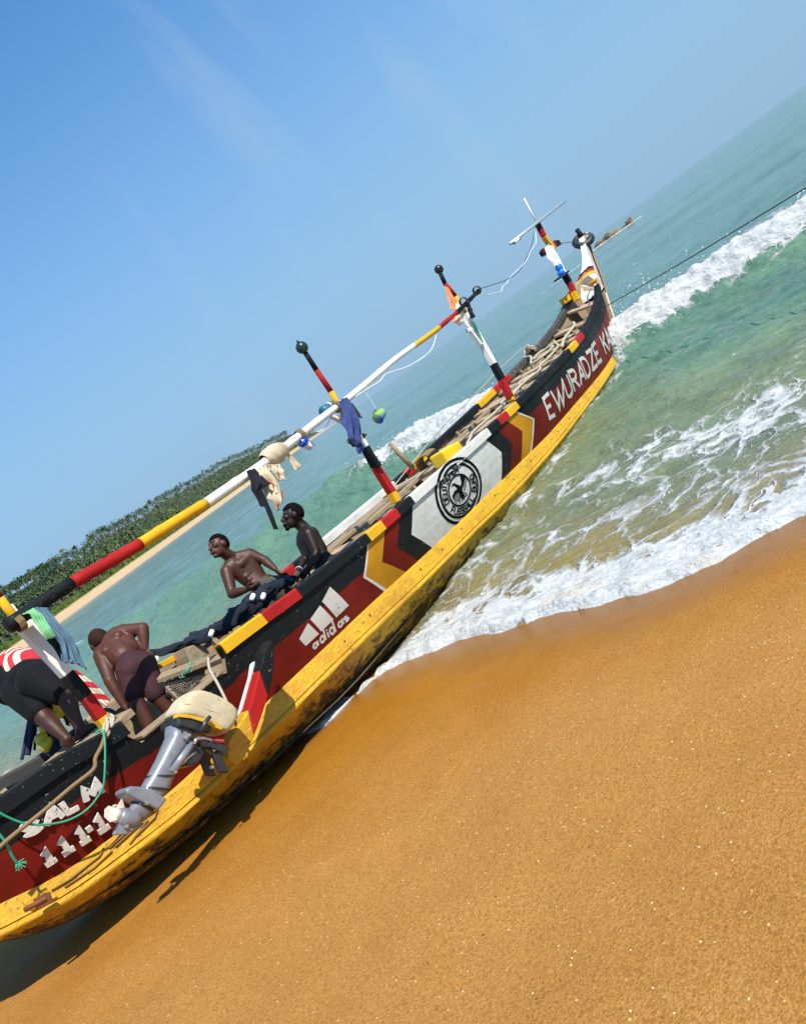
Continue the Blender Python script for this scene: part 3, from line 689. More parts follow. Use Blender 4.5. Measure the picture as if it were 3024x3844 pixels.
# bare timber top of the side inside the motor notch, and the rail's chocks
mb = MB(); x0, x1 = .56, 1.36
mb.rings([[(x, -float(hbG(x))+.02-.03, float(zr(x))-.19), (x, -float(hbG(x))+.02-.03, float(zr(x))-.165), (x, -float(hbG(x))+.16, float(zr(x))-.165), (x, -float(hbG(x))+.16, float(zr(x))-.19)] for x in (.58,.8,1.0,1.2,1.345)])
mb.build('notch_cap', M_wood, canoe, bevel=.006)
mb = MB(); mb.beam((1.445,-.80,1.16), (1.445,-.72,.80), .07, .05); mb.build('rail_post', M_blk, canoe, bevel=.006)
mb = MB(); mb.beam((.50,-.70,1.20), (.53,-.66,.80), .05, .07); mb.build('rail_post', M_yel, canoe, bevel=.006)

# --- thwarts (each plank its own part)
def thwart(x, w=.22, z=None, th=.045, mat=None, y0=None, y1=None, tilt=0, skew=0, name='thwart'):
    mat = mat or M_plank; hb = float(hbG(x))-.06; y0 = -hb if y0 is None else y0; y1 = hb if y1 is None else y1; z = float(zr(x))-.16 if z is None else z
    mb = MB(); n = 3; rs = []
    for i in range(n+1):
        t = i/n; y = y0+(y1-y0)*t; zz = z + tilt*t + (port_lift(x)*.8*(y/hb*.5+.5)) + .006*mnoise.noise(Vector((x*3,y*2,0))); xx = x+skew*(t-.5)
        rs.append([(xx-w/2,y,zz-th),(xx+w/2,y,zz-th),(xx+w/2,y,zz),(xx-w/2,y,zz)])
    mb.rings(rs); return mb.build(name, mat, canoe, bevel=.006)
for x, w, dz in ((3.35,.16,-.10),(3.9,.2,-.12),(4.65,.17,-.13),(5.25,.24,-.14),(5.72,.26,-.05),(6.35,.2,-.15),(6.95,.26,-.10),(7.35,.22,-.12),(7.8,.2,-.13),(8.35,.26,-.10),(8.75,.16,-.15),(9.2,.22,-.12),(9.65,.24,-.10),(10.1,.16,-.14),(10.5,.26,-.10),(10.95,.18,-.13),(11.35,.24,-.11)):
    thwart(x, w, float(zr(x))+dz, tilt=random.uniform(-.02,.02), skew=random.uniform(-.05,.05))
thwart(12.12, .30, float(zr(12.12))-.10); thwart(11.75, .10, float(zr(11.75))-.2, mat=M_dkwood)
for x, y0, y1, x2 in ((3.2,.30,.42,5.1),(3.4,.48,.62,5.4),(4.3,.1,.22,6.2),(6.6,.35,.5,8.4),(8.6,.25,.38,10.4)):
    mb = MB(); mb.beam((x,(y0+y1)/2,float(zr(x))-.10), (x2,(y0+y1)/2+.03,float(zr(x2))-.08), .11, .045); mb.build('loose_board', M_wood, canoe, bevel=.005)
# aft deck boards under the men
for x, w in ((-.35,.3),(.05,.3)):
    thwart(x, w, float(zr(x))-.20, mat=M_wood, name='deck_board')
thwart(1.75, .16, 1.0, mat=M_wood); thwart(2.25, .2, .62, mat=M_dkwood, y0=-.64, y1=.64); thwart(1.32, .10, 1.02, mat=M_wood)
mb = MB(); mb.box((1.36,-.70,.55),(1.40,.10,.99)); mb.build('bulkhead', M_wood, canoe, bevel=.004)
mb = MB(); mb.beam((.62,-.45,1.02),(.80,-.30,.45), .10, .05); mb.build('knee', M_yel, canoe, bevel=.006)
# ribs inside the port side
for x in np.arange(-.6, 12, .75):
    y = float(hbG(x))-.07; mb = MB(); mb.beam((x, y, float(zr(x))-.1+port_lift(x)), (x, float(hbJ(x))-.09, float(zj(x))+.02), .07, .05, up=(1,0,0)); mb.build('rib', M_wood, canoe)

# --- bow: stem post, its aft board with the notch, colour bands
def bow_sec(z):
    zz = [.05,.215,.51,.85,1.10,1.35,1.6,1.85,2.10,2.26]
    return (np.interp(z, zz, [11.95,12.1,12.3,12.45,12.55,12.82,13.2,13.46,13.70,13.82]), np.interp(z, zz, [12.18,12.45,12.96,13.20,13.38,13.56,13.69,13.87,14.02,14.10]), np.interp(z, zz, [.12,.16,.22,.28,.32,.25,.135,.085,.075,.07]))
mb = MB(); rs = []
for z in (.05,.215,.51,.85,1.05): xa, xl, w = bow_sec(z); rs.append([(xl-.02,-.03,z),(xl-.02,.03,z),(xa,w*.9,z),(xa,-w*.9,z)])
mb.rings(rs); mb.build('stem_block', M_wood, canoe)
# the post: height, starboard edge, port edge of its aft face, leading edge
PT = [(1.10,12.75,-.20,12.55,.24,13.38),(1.27,12.98,-.14,12.66,.24,13.50),(1.40,13.16,-.10,12.80,.24,13.58),(1.49,13.26,-.09,12.95,.19,13.63),(1.55,13.32,-.08,13.05,.12,13.66),(1.65,13.37,-.08,13.22,.07,13.71),(1.80,13.47,-.08,13.42,.045,13.83),(2.0,13.66,-.075,13.62,.03,13.96),(2.12,13.78,-.07,13.72,.03,14.03)]
mb = MB(); mb.rings([[(sx,sy,z),(px_,py_,z),(lx-.02,.03,z),(lx-.02,-.03,z)] for z, sx, sy, px_, py_, lx in PT]); mb.build('stem_post', M_wht, canoe, bevel=.006)
def on_post(s, z, off=.010):
    zz = [q[0] for q in PT]; a = Vector((np.interp(z, zz, [q[1] for q in PT]), np.interp(z, zz, [q[2] for q in PT]), z)); b = Vector((np.interp(z, zz, [q[3] for q in PT]), np.interp(z, zz, [q[4] for q in PT]), z))
    return a.lerp(b, s)+Vector((-.85,-.40,.25)).normalized()*off
def post_patch(pts, mat, name, off):
    mb = MB(); f = [on_post(s, z, off) for s, z in pts]; bk = [on_post(s, z, off-.03) for s, z in pts]; n = len(pts)
    mb.add(f+bk, [tuple(range(n))]+[(i, (i+1)%n, n+(i+1)%n, n+i) for i in range(n)]); return mb.build(name, mat, canoe)
for k, m in ((0,M_blk),(1,M_red2),(2,M_yel2)):
    h = .042; d0 = -k*h
    for s0, z0, s1, z1 in ((-.02,1.555,.32,1.595),(.32,1.595,1.02,1.56)): post_patch([(s0,z0+d0),(s1,z1+d0),(s1,z1+d0-h+.002),(s0,z0+d0-h+.002)], m, 'post_stripe', .010+.001*k)
post_patch([(.88,1.455),(.32,1.455),(.12,1.33),(.24,1.22)], M_dkwood, 'post_recess_shade', .009)  # dark patch laid on the face stands in for the shaded cut-out
post_patch([(.80,1.41),(.26,1.215),(.08,1.13),(.82,1.13)], M_wood, 'post_board', .006)
def stem_band(x0, x1, y, mat):
    mb = MB(); rs = []
    for z in np.linspace(.1, 2.10, 18): xa, xl, ww = bow_sec(z); rs.append([(xl+x0,-y,z),(xl+x1,-y*.8,z),(xl+x1,y*.8,z),(xl+x0,y,z)])
    mb.rings(rs); return mb.build('stem_band', mat, canoe)
stem_band(-.115, -.082, .062, M_blk); stem_band(-.081, -.036, .058, M_red2); stem_band(-.035, .016, .050, M_yel2)
mb = MB(); rs = []
for z in np.linspace(.30, 1.0, 7): xa, xl, w = bow_sec(z); k = (z-.30)/.70; wd = .10+.22*(1-k); rs.append([(xl-.10,-.068,z),(xl-.10-wd,-.075-.34*wd,z),(xl-.10-wd,-.05-.34*wd,z),(xl-.10,-.04,z)])
mb.rings(rs); mb.build('stem_cheek', M_wht, canoe)
mb = MB(); mb.hexa([(12.50,-.30,1.285),(12.66,-.27,1.305),(12.66,-.15,1.305),(12.50,-.17,1.285),(12.50,-.30,1.34),(12.66,-.27,1.36),(12.66,-.15,1.36),(12.50,-.17,1.34)]); mb.build('rail_end_block', M_yel, canoe, bevel=.005)
p0, p1, p2, p3 = (12, 0.286, 1.397), (12.2, 0.221, 1.392), (12.3, 0.178, 1.4), (12.4, 0.143, 1.414)
for a, b, m in ((p0,p1,M_yel2),(p1,p2,M_red2),(p2,p3,M_blk)):
    mb = MB(); mb.beam((a[0],a[1]-.05,a[2]-.03), (b[0],b[1]-.05,b[2]-.03), .10, .11); mb.build('bow_knee', m, canoe, bevel=.005)

# --- masts (square timber below, round pole above), painted in bands
M_pole_w = paint('pole_white', (.76,.75,.71), (.35,.3,.24), .66, .5, .3, grain=(12,12,2))
def mast(segs, name='mast', labels=None):
    """segs: (point, point, size0, size1, material, round?)"""
    first = None
    for p, q, a, b, m, rd in segs:
        mb = MB()
        if rd: mb.tube([p, lerp(p,q,.5), q], [a, (a+b)/2, b], 12)
        else: mb.beam(p, q, a, a, (1,0,0), w2=b, h2=b)
        o = mb.build('mast_section', m, canoe, smooth=rd, bevel=0 if rd else .006)
# mast by the stern men
y = -.60
mast([((0.51, -0.6, 1.246), (0.517, -0.6, 1.313), .075,.075, M_yel2, False), ((0.517, -0.6, 1.313), (0.529, -0.6, 1.485), .075,.075, M_red2, False), ((0.529, -0.6, 1.485), (0.529, -0.6, 1.681), .078,.078, M_blk, False),
      ((0.529, -0.6, 1.681), (0.504, -0.6, 2.11), .08,.08, M_pole_w, False), ((0.473, -0.66, 2.113), (0.48, -0.66, 2.332), .030,.028, M_yel2, True), ((0.48, -0.66, 2.332), (0.483, -0.66, 2.431), .028,.026, M_red2, True)])
mb = MB(); mb.beam((0.53, -0.55, 1.948), (0.588, -0.55, 2.111), .07,.05,(1,0,0)); mb.build('mast_splint', M_pole_w, canoe, bevel=.005)
mb = MB(); mb.beam((0.54, -0.56, 2.175), (0.543, -0.56, 2.265), .05,.03,(1,0,0)); mb.build('mast_splint', M_pole_w, canoe, bevel=.005)
# middle mast
mast([((4.136, -0.66, 0.982), (4.159, -0.66, 1.091), .078,.078, M_yel2, False), ((4.159, -0.66, 1.091), (4.19, -0.66, 1.401), .078,.076, M_red2, False), ((4.19, -0.66, 1.401), (4.233, -0.66, 1.617), .076,.074, M_blk, False),
      ((4.233, -0.66, 1.617), (4.245, -0.66, 2.037), .072,.07, M_pole_w, False), ((4.203, -0.72, 2.013), (4.236, -0.72, 2.263), .031,.029, M_yel2, True), ((4.236, -0.72, 2.263), (4.247, -0.72, 2.516), .029,.027, M_red2, True), ((4.247, -0.72, 2.516), (4.266, -0.72, 2.737), .027,.024, M_blk, True)])
mb = MB(); mb.beam((4.164, -0.72, 1.38), (4.177, -0.72, 1.592), .05,.05,(1,0,0)); mb.build('mast_splint', M_blk, canoe, bevel=.005)
mb = MB(); mb.ball((4.268, -0.72, 2.777), .062, 16, 12); c = V((4.268, -0.72, 2.777)); mb.tube([c+Vector((0,0,.055)), c+Vector((0,0,.085))], [.02,.008], 8); mb.build('mast_ball', plain('ball_green', (.01,.04,.03), .3, .4), canoe, smooth=True)
# forward mast
mast([((7.307, -0.56, 0.899), (7.248, -0.56, 0.93), .085,.085, M_yel2, False), ((7.268, -0.56, 0.921), (7.352, -0.56, 1.175), .085,.085, M_red2, False), ((7.352, -0.56, 1.175), (7.401, -0.56, 1.405), .085,.085, M_blk, False),
      ((7.401, -0.56, 1.405), (7.527, -0.56, 2.154), .08,.072, M_pole_w, False), ((7.419, -0.62, 2.161), (7.462, -0.62, 2.407), .034,.032, M_yel2, True), ((7.462, -0.62, 2.407), (7.426, -0.62, 2.617), .032,.029, M_red2, True), ((7.426, -0.62, 2.617), (7.477, -0.62, 2.775), .029,.027, M_blk, True)])
mb = MB(); mb.ball((7.498, -0.62, 2.812), .060, 14, 10); mb.build('mast_ball', plain('ball_black', (.012,.013,.014), .35), canoe, smooth=True)
mb = MB(); mb.beam((7.335, -0.6, 1.708), (7.319, -0.6, 1.954), .055,.04,(1,0,0)); mb.beam((7.254, -0.6, 1.96), (7.368, -0.6, 1.948), .05,.05); mb.build('mast_splint', M_pole_w, canoe, bevel=.005)
# bow mast
mast([((12.172, 0.05, 1.231), (12.224, 0.05, 1.396), .10,.10, M_yel2, False), ((12.224, 0.05, 1.396), (12.287, 0.05, 1.579), .095,.092, M_red2, False), ((12.287, 0.05, 1.579), (12.309, 0.05, 1.768), .105,.10, M_blk, False),
      ((12.309, 0.05, 1.768), (12.478, 0.05, 2.37), .085,.08, M_pole_w, False), ((12.478, 0.05, 2.37), (12.461, 0.05, 2.515), .09,.09, M_yel2, False), ((12.461, 0.05, 2.515), (12.498, 0.05, 2.646), .088,.088, M_red2, False), ((12.498, 0.05, 2.646), (12.535, 0.05, 2.787), .088,.085, M_blk, False)])
for a, b, c, m3 in (((12.371, -0.01, 2.297), (12.541, -0.01, 2.293), (12.756, -0.01, 2.267), 0), ((12.392, 0.12, 2.28), (12.238, 0.12, 2.292), (12.098, 0.12, 2.28), 1)):
    mid = lerp(a, b, .5)
    for p, q, m in (((a,mid,M_yel2),(mid,b,M_red2),(b,c,M_blk)) if m3 == 0 else ((a,b,M_red2),(b,c,M_blk))):
        mb = MB(); mb.beam(p, q, .05, .13, w2=.05, h2=.13 if m is not M_blk else .09); mb.build('mast_cleat', m, canoe, bevel=.004)
mb = MB(); mb.box(tuple(V((12.161, 0.05, 1.751))-Vector((.13,.12,.015))), tuple(V((12.161, 0.05, 1.751))+Vector((.13,.12,.015)))); mb.build('mast_shelf', M_blk, canoe, bevel=.004)
# aerial poles lashed to the bow mast
M_alu = plain('aluminium_pole', (.62,.63,.65), .35, .1, .6)
a_, b_ = (10.977, -0.02, 2.705), (14.075, -0.02, 2.877)
ae = MB(); ae.tube([a_, b_], .024, 8); aerial = ae.build('aerial_crossbar', M_alu, canoe, smooth=True)
mb = MB(); mb.tube([(12.402, 0, 2.794), (12.526, 0, 3.28)], [.018,.014], 8); mb.build('aerial_whip', M_pole_w, canoe, smooth=True)
mb = MB(); mb.tube([(11.077, -0.05, 2.686), (11.34, -0.05, 2.697)], .02, 8); mb.build('aerial_lamp', plain('lamp_tube_white', (.8,.82,.85), .3), canoe, smooth=True)
for q in ((11.048, -0.05, 2.681), (11.327, -0.05, 2.696)):
    mb = MB(); mb.ball(q, .028, 8, 6); mb.build('lamp_cap', plain('cap_blue', (.01,.06,.55), .4), canoe, smooth=True)

# --- motor bracket: thick shaped board standing out from the side, with its clamp beam
yb0, yb1 = -1.04, -1.09
prof = [(1.645, -0.95, 0.982), (1.515, -0.95, 0.948), (1.397, -0.95, 0.879), (1.262, -0.95, 0.806), (1.131, -0.95, 0.735), (1.015, -0.95, 0.713), (0.853, -0.95, 0.68), (0.781, -0.95, 0.604), (0.808, -0.95, 0.523),
        (0.889, -0.95, 0.525), (1.04, -0.95, 0.577), (1.19, -0.95, 0.638), (1.321, -0.95, 0.698), (1.461, -0.95, 0.78), (1.604, -0.95, 0.902)]
def bracket_piece(i0, i1, mat):
    L_ = prof[:8]; R_ = [prof[14],prof[13],prof[12],prof[11],prof[10],prof[9],prof[8],prof[8]]
    mb = MB(); rs = []
    for i in range(i0, i1+1):
        l, r = L_[i], R_[i]; rs.append([(l[0],yb1,l[2]),(l[0]+.01,yb0+.1,l[2]),(r[0]+.01,yb0+.1,r[2]),(r[0],yb1,r[2])])
    mb.rings(rs); return mb.build('motor_bracket', mat, canoe, bevel=.012)
bracket_piece(0, 2, M_blk); bracket_piece(2, 4, M_red2); o = bracket_piece(4, 7, M_log)
wht_edge = [(1.456, -0.95, 0.925), (1.38, -0.95, 0.869), (1.262, -0.95, 0.806), (1.137, -0.95, 0.741), (1.065, -0.95, 0.73)]
mb = MB(); mb.rings([[(q[0]-.006,yb1+.105,q[2]), (q[0]-.006,yb0+.098,q[2]), (q[0]+.02,yb0+.098,q[2]), (q[0]+.02,yb1+.105,q[2])] for q, w in zip(wht_edge, (.004,.018,.026,.020,.004))]); mb.build('bracket_edge', M_wht, canoe)
mb = MB(); mb.beam((1.081, -0.62, 0.518), (0.878, -1, 0.625), .10, .10); mb.build('bracket_beam', M_dkwood, canoe, bevel=.006)

# --- pegs, patches and cut marks on the yellow log
M_peg = plain('dark_peg', (.06,.035,.015), .8); M_cut = plain('cut_groove', (.20,.10,.008), .7)
for k, (x, f) in enumerate([(2.45,.45),(2.85,.55),(3.25,.42),(3.72,.5),(4.15,.46),(4.6,.55),(5.1,.4),(5.45,.6),(5.95,.45),(6.5,.5),(6.95,.45),(7.5,.5),(8.0,.5),(8.55,.45),(9.1,.5),(9.65,.5)]):
    J, M = float(zj(x)), float(zm(x)); z = M+.05+(J-M-.05)*f; y = -(float(hbJ(x))+.03)
    mb = MB(); mb.tube([(x,y+.02,z),(x+.004,y-.004,z-.003)], [.018,.013], 7); mb.build('peg', M_peg, canoe)
def on_log(x, f, off=.004):
    J, M = float(zj(x)), float(zm(x)); k = min(1., float(hbJ(x))/.3)
    return Vector((x, -(float(hbJ(x))+(.022+.034*(1-f))*k+off), M+.048+(J-.012-M-.048)*f))
for pts in ([(.02,.75),(.22,.9),(.40,.85),(.34,.55),(.18,.35)],[(.05,.6),(.20,.72),(.30,.68),(.12,.2)],[(-.42,.55),(-.25,.6),(-.05,.72),(.0,.95)],[(-.30,.38),(-.12,.35),(.02,.52)]):
    mb = MB(); mb.tube([on_log(x, f) for x, f in [(p[0], p[1]) for p in pts]], .007, 5); mb.build('carved_line', M_cut, canoe)
mb = MB(); a = [on_log(-.50,.1,.012), on_log(-.36,.1,.012), on_log(-.36,.75,.012), on_log(-.50,.75,.012)]; mb.hexa([p+Vector((0,.03,0)) for p in a] + a); mb.build('patch_block', M_log, canoe, bevel=.006)
M_rust = plain('rusty_iron', (.20,.07,.025), .85, .4, .3, 30)
mb = MB(); mb.tube([(-0.548, -0.7, 0.781), (-0.434, -0.7, 0.74)], .016, 7); mb.beam((-0.486, -0.69, 0.757), (-0.404, -0.69, 0.723), .03, .06); mb.build('rusty_bolt', M_rust, canoe)

# --- painted writing and emblems
class Strokes:
    """brush strokes laid on the hull as thin raised ribbons"""
    def __init__(self, fn, thick=.0012, sy=1.): self.mb = MB(); self.k = 0; self.t = thick; self.sy = sy; self.fn = lambda x, y, o: fn(x, y/sy, o)
    def line(self, pts, w, closed=False):
        pts = [Vector((p[0], p[1]*self.sy)) for p in pts]; fine = []
        for i, q in enumerate(pts if closed else pts[:-1]):
            r_ = pts[(i+1) % len(pts)]; m_ = max(1, min(6, int((r_-q).length/max(w*.9, 1e-6))))
            for k in range(m_): fine.append(q.lerp(r_, k/m_))
        if not closed: fine.append(pts[-1])
        jj = w*.06; pts = [q+Vector((jj*mnoise.noise(Vector((q.x*23/max(w*8,.1), q.y*23/max(w*8,.1), self.k*3.1))), jj*mnoise.noise(Vector((q.x*19, q.y*19, self.k+7.7))))) for q in fine]; n = len(pts); out = []
        self.k += 1; off = .0015 + (self.k % 9)*.0003
        for i in range(n):
            a = pts[i-1] if (i or closed) else pts[i]; b = pts[(i+1) % n] if (i < n-1 or closed) else pts[i]
            d1 = (pts[i]-a).normalized() if (pts[i]-a).length > 1e-9 else (b-pts[i]).normalized(); d2 = (b-pts[i]).normalized() if (b-pts[i]).length > 1e-9 else d1
            m = (d1+d2); m = m.normalized() if m.length > .2 else d1; nn = Vector((-m.y, m.x)); c = max(.55, nn.dot(Vector((-d1.y, d1.x)))); ww = w/2/c*(1+.16*mnoise.noise(Vector((pts[i].x*40, pts[i].y*40, self.k))))
            out.append((pts[i]+nn*ww, pts[i]-nn*ww))
        v = [self.fn(q.x, q.y, off+self.t) for pr in out for q in pr]; f = [(2*i, 2*i+1, 2*i+3, 2*i+2) for i in range(n-1)]
        if closed: f.append((2*n-2, 2*n-1, 1, 0))
        self.mb.add(v, f)
    def poly(self, pts):
        self.k += 1; off = .0015 + (self.k % 9)*.0003; self.mb.add([self.fn(p[0], p[1]*self.sy, off+self.t) for p in pts], [tuple(range(len(pts)))])
def arc(cx, cy, rx, ry, a0, a1, n=10): return [(cx+rx*math.cos(math.radians(a0+(a1-a0)*i/n)), cy+ry*math.sin(math.radians(a0+(a1-a0)*i/n))) for i in range(n+1)]
GL = {'E': [[(1,1),(0,1),(0,0),(1,0)],[(0,.5),(.75,.5)]], 'W': [[(0,1),(.22,0),(.5,.75),(.78,0),(1,1)]], 'U': [[(0,1),(0,.25)]+arc(.5,.25,.5,.25,180,360,8)+[(1,1)]],
      'R': [[(0,0),(0,1),(.6,1)]+arc(.6,.76,.36,.24,90,-90,8)+[(.05,.52)],[(.4,.5),(1,0)]], 'A': [[(0,0),(.5,1),(1,0)],[(.2,.36),(.8,.36)]], 'D': [[(0,.02),(0,1),(.45,1)]+arc(.45,.5,.52,.5,90,-90,10)+[(0,.0)]],
      'Z': [[(0,1),(1,1),(0,0),(1,0)]], 'K': [[(0,0),(0,1)],[(1,1),(.05,.45)],[(.3,.6),(1,0)]], 'S': [arc(.5,.75,.46,.25,20,270,10)+arc(.5,.25,.46,.25,90,-160,10)], 'T': [[(0,1),(1,1)],[(.5,1),(.5,0)]],
      'C': [arc(.55,.5,.5,.5,45,315,12)], 'H': [[(0,0),(0,1)],[(1,0),(1,1)],[(0,.5),(1,.5)]], 'F': [[(1,1),(0,1),(0,0)],[(0,.52),(.75,.52)]], 'B': [[(0,0),(0,1),(.55,1)]+arc(.55,.76,.35,.24,90,-90,7)+[(.05,.52)],[(.5,.52)]+arc(.55,.26,.42,.26,90,-90,7)+[(0,0)]],
      'L': [[(0,1),(0,0),(.9,0)]], 'N': [[(0,0),(0,1),(1,0),(1,1)]], '1': [[(.1,.78),(.5,1),(.5,0)],[(.05,0),(.95,0)]], '0': [arc(.5,.5,.45,.5,90,450,14)], '-': [[(.1,.5),(.9,.5)]], 'M': [[(.05,0),(.15,1),(.5,.3),(.85,1),(.95,0)]],
      'a': [arc(.36,.34,.34,.33,0,360,12),[(.88,.80),(.88,-.04)]], 'd': [arc(.36,.34,.34,.33,0,360,12),[(.88,1.15),(.88,-.04)]], 'i': [[(.5,.68),(.5,0)],[(.5,.86),(.5,1.0)]], 's': [arc(.5,.51,.34,.17,30,270,7)+arc(.5,.17,.36,.17,90,-150,7)]}
def letters(rows, w, fn, sy, mat, label, thick=0):
    for ch, a, b, c, d in rows:
        s_ = Strokes(fn, sy=sy); s_.k = random.randint(0,4); put(s_, ch, (a,b,c,d), w); o = s_.mb.build('letter', mat, canoe)
        if thick: md = o.modifiers.new('thick', 'SOLIDIFY'); md.thickness = thick; md.offset = 0
def put(st, ch, quad, w):
    """quad: where the letter's lower left, lower right, upper right, upper left corners fall"""
    a, b, c, d = [Vector(q) for q in quad]
    for g_ in GL[ch]:
        st.line([((a*(1-x)+b*x)*(1-y)+(d*(1-x)+c*x)*y) for x, y in g_], w)
# in true metres along the side: u, and height above the log
def side_m(u, h, off):   # h in metres up the side
    x, y, z = side(u, .5); H_ = float(zr(u+rake(u)))-.095-float(zj(u)); return hull_pt(u, h/H_, off)
def HH(u): return float(zr(u+rake(u)))-.095-float(zj(u))
E_L = [('E',(7.477, 0.283),(7.683, 0.238),(7.764, 0.735),(7.517, 0.741)),('W',(7.821, 0.267),(8.123, 0.228),(8.381, 0.737),(7.837, 0.739)),('U',(8.306, 0.247),(8.553, 0.264),(8.583, 0.723),(8.357, 0.73)),
       ('R',(8.641, 0.245),(8.901, 0.231),(8.936, 0.681),(8.674, 0.734)),('A',(8.968, 0.235),(9.235, 0.235),(9.285, 0.627),(9.111, 0.724)),('D',(9.314, 0.245),(9.583, 0.241),(9.587, 0.678),(9.313, 0.72)),
       ('Z',(9.675, 0.257),(9.995, 0.247),(9.994, 0.656),(9.689, 0.698)),('E',(10.064, 0.256),(10.327, 0.231),(10.345, 0.671),(10.081, 0.676)),('K',(10.737, 0.197),(11.044, 0.169),(11.007, 0.586),(10.723, 0.65)),
       ('A',(11.091, 0.169),(11.377, 0.178),(11.298, 0.517),(11.07, 0.573)),('S',(11.439, 0.189),(11.68, 0.165),(11.523, 0.444),(11.355, 0.49))]
letters(E_L, .052, lambda u, v, o: hull_pt(u, v, o+.0012), .55, M_letter, '')
# three slanting white bars and the word below them
st = Strokes(lambda u, v, o: hull_pt(u, v, o+.0012))
for q in ([(2.21, 0.577),(2.059, 0.456),(2.088, 0.281),(2.266, 0.286)], [(2.41, 0.683),(2.249, 0.602),(2.299, 0.289),(2.475, 0.306)], [(2.604, 0.836),(2.449, 0.712),(2.513, 0.296),(2.701, 0.309)]):
    n = 6; a, b, c, d = q
    for i in range(n):
        t0, t1 = i/n, (i+1)/n; st.k = 1; st.poly([lerp(a,d,t0), lerp(b,c,t0), lerp(b,c,t1), lerp(a,d,t1)])
st.mb.build('three_bar_emblem', M_letter, canoe)
letters((('a',(2.152, 0.133),(2.221, 0.132),(2.232, 0.237),(2.159, 0.243)),('d',(2.246, 0.117),(2.32, 0.112),(2.331, 0.266),(2.26, 0.266)),('i',(2.329, 0.108),(2.377, 0.102),(2.379, 0.25),(2.334, 0.253)),
                       ('d',(2.383, 0.102),(2.455, 0.093),(2.46, 0.278),(2.387, 0.278)),('a',(2.497, 0.095),(2.574, 0.1),(2.577, 0.233),(2.501, 0.234)),('s',(2.581, 0.1),(2.651, 0.097),(2.642, 0.217),(2.575, 0.226))), .021, lambda u, v, o: hull_pt(u, v, o+.0012), .5, M_letter, '')
# round football crest
cu, chh, rx, rz = 4.88, .278, .485, .328
def crest(X, Y, o): 
    u = cu + rx*X; return side_m(u, chh + rz*Y, o+.0012)
st = Strokes(crest)
st.line(arc(0,0,.955,.955,0,360,72)[:-1], .090, True); st.line(arc(0,0,.80,.80,0,360,72)[:-1], .080, True); st.line(arc(0,0,.47,.47,0,360,60)[:-1], .06, True)
def ring_text(txt, a0, a1, r, size, inward=False):
    n = len(txt)
    for i, ch in enumerate(txt):
        if ch == ' ': continue
        a = math.radians(a0+(a1-a0)*(i+.5)/n); rad = Vector((math.cos(a), math.sin(a))); tan = Vector((math.sin(a), -math.cos(a)))
        if inward: rad = -rad; tan = -tan
        c = Vector((math.cos(a), math.sin(a)))*r; w = size*.34; h = size*.5
        put(st, ch, (c-tan*w-rad*h, c+tan*w-rad*h, c+tan*w+rad*h, c-tan*w+rad*h), .042)
ring_text('DEUTSCHER', 186, 62, .632, .185); ring_text('FUSSBALL BUND', 208, 372, .632, .185, True)
# heraldic bird: body, head, wings with feathers, legs, tail
for poly in ([(-.10,.10),(-.02,.22),(.05,.12),(.10,-.02),(.06,-.16),(-.05,-.16),(-.10,-.02)], [(-.02,.20),(-.08,.30),(-.18,.33),(-.23,.27),(-.14,.26),(-.10,.18),(-.06,.12)], [(-.08,.08),(-.20,.10),(-.36,.02),(-.38,-.10),(-.22,-.02),(-.08,-.02)], [(.06,.08),(.16,.14),(.22,.34),(.36,.36),(.40,.22),(.24,.08),(.09,-.01)],
             [(-.05,-.14),(-.10,-.36),(-.02,-.30),(.02,-.38),(.06,-.30),(.12,-.33),(.06,-.14)]): st.poly(poly)
for i in range(5): x = -.34+.06*i; st.line([(x,-.06+.02*i),(x,-.26+.02*i),(x+.03,-.26+.02*i),(x+.03,-.04+.02*i)], .011)
for i in range(5): x = .14+.055*i; st.line([(x,.04+.05*i),(x+.02,-.16+.06*i),(x+.05,-.15+.06*i),(x+.04,.06+.05*i)], .011)
for s in (-1,1): st.line([(s*.05,-.12),(s*.17,-.26),(s*.22,-.24)], .03); st.line([(s*.17,-.26),(s*.20,-.34)], .02); st.line([(s*.17,-.26),(s*.13,-.34)], .02)
st.mb.build('round_crest', M_ink, canoe)['label'] = 'black ringed football crest with an eagle painted on the white panel'
# raised timber letters at the stern
letters((('S',(-0.3, 0.64),(-0.21, 0.607),(-0.194, 0.695),(-0.276, 0.767)),('A',(-0.177, 0.601),(-0.079, 0.57),(-0.074, 0.741),(-0.114, 0.751)),('L',(-0.044, 0.572),(0.027, 0.548),(0.025, 0.706),(-0.043, 0.715)),('M',(0.071, 0.554),(0.185, 0.527),(0.205, 0.691),(0.086, 0.695)),
                       ('1',(-0.304, 0.21),(-0.231, 0.213),(-0.234, 0.367),(-0.281, 0.351)),('1',(-0.202, 0.207),(-0.122, 0.2),(-0.133, 0.35),(-0.183, 0.35)),('1',(-0.093, 0.185),(-0.023, 0.178),(-0.025, 0.337),(-0.073, 0.341)),('-',(-0.028, 0.244),(0.018, 0.244),(0.022, 0.294),(-0.02, 0.296)),
                       ('1',(0.027, 0.163),(0.107, 0.153),(0.101, 0.319),(0.049, 0.317)),('0',(0.14, 0.144),(0.211, 0.138),(0.214, 0.302),(0.148, 0.307))), .036, lambda u, v, o: hull_pt(u, v, o+.016), .6, M_letter, '', .02)

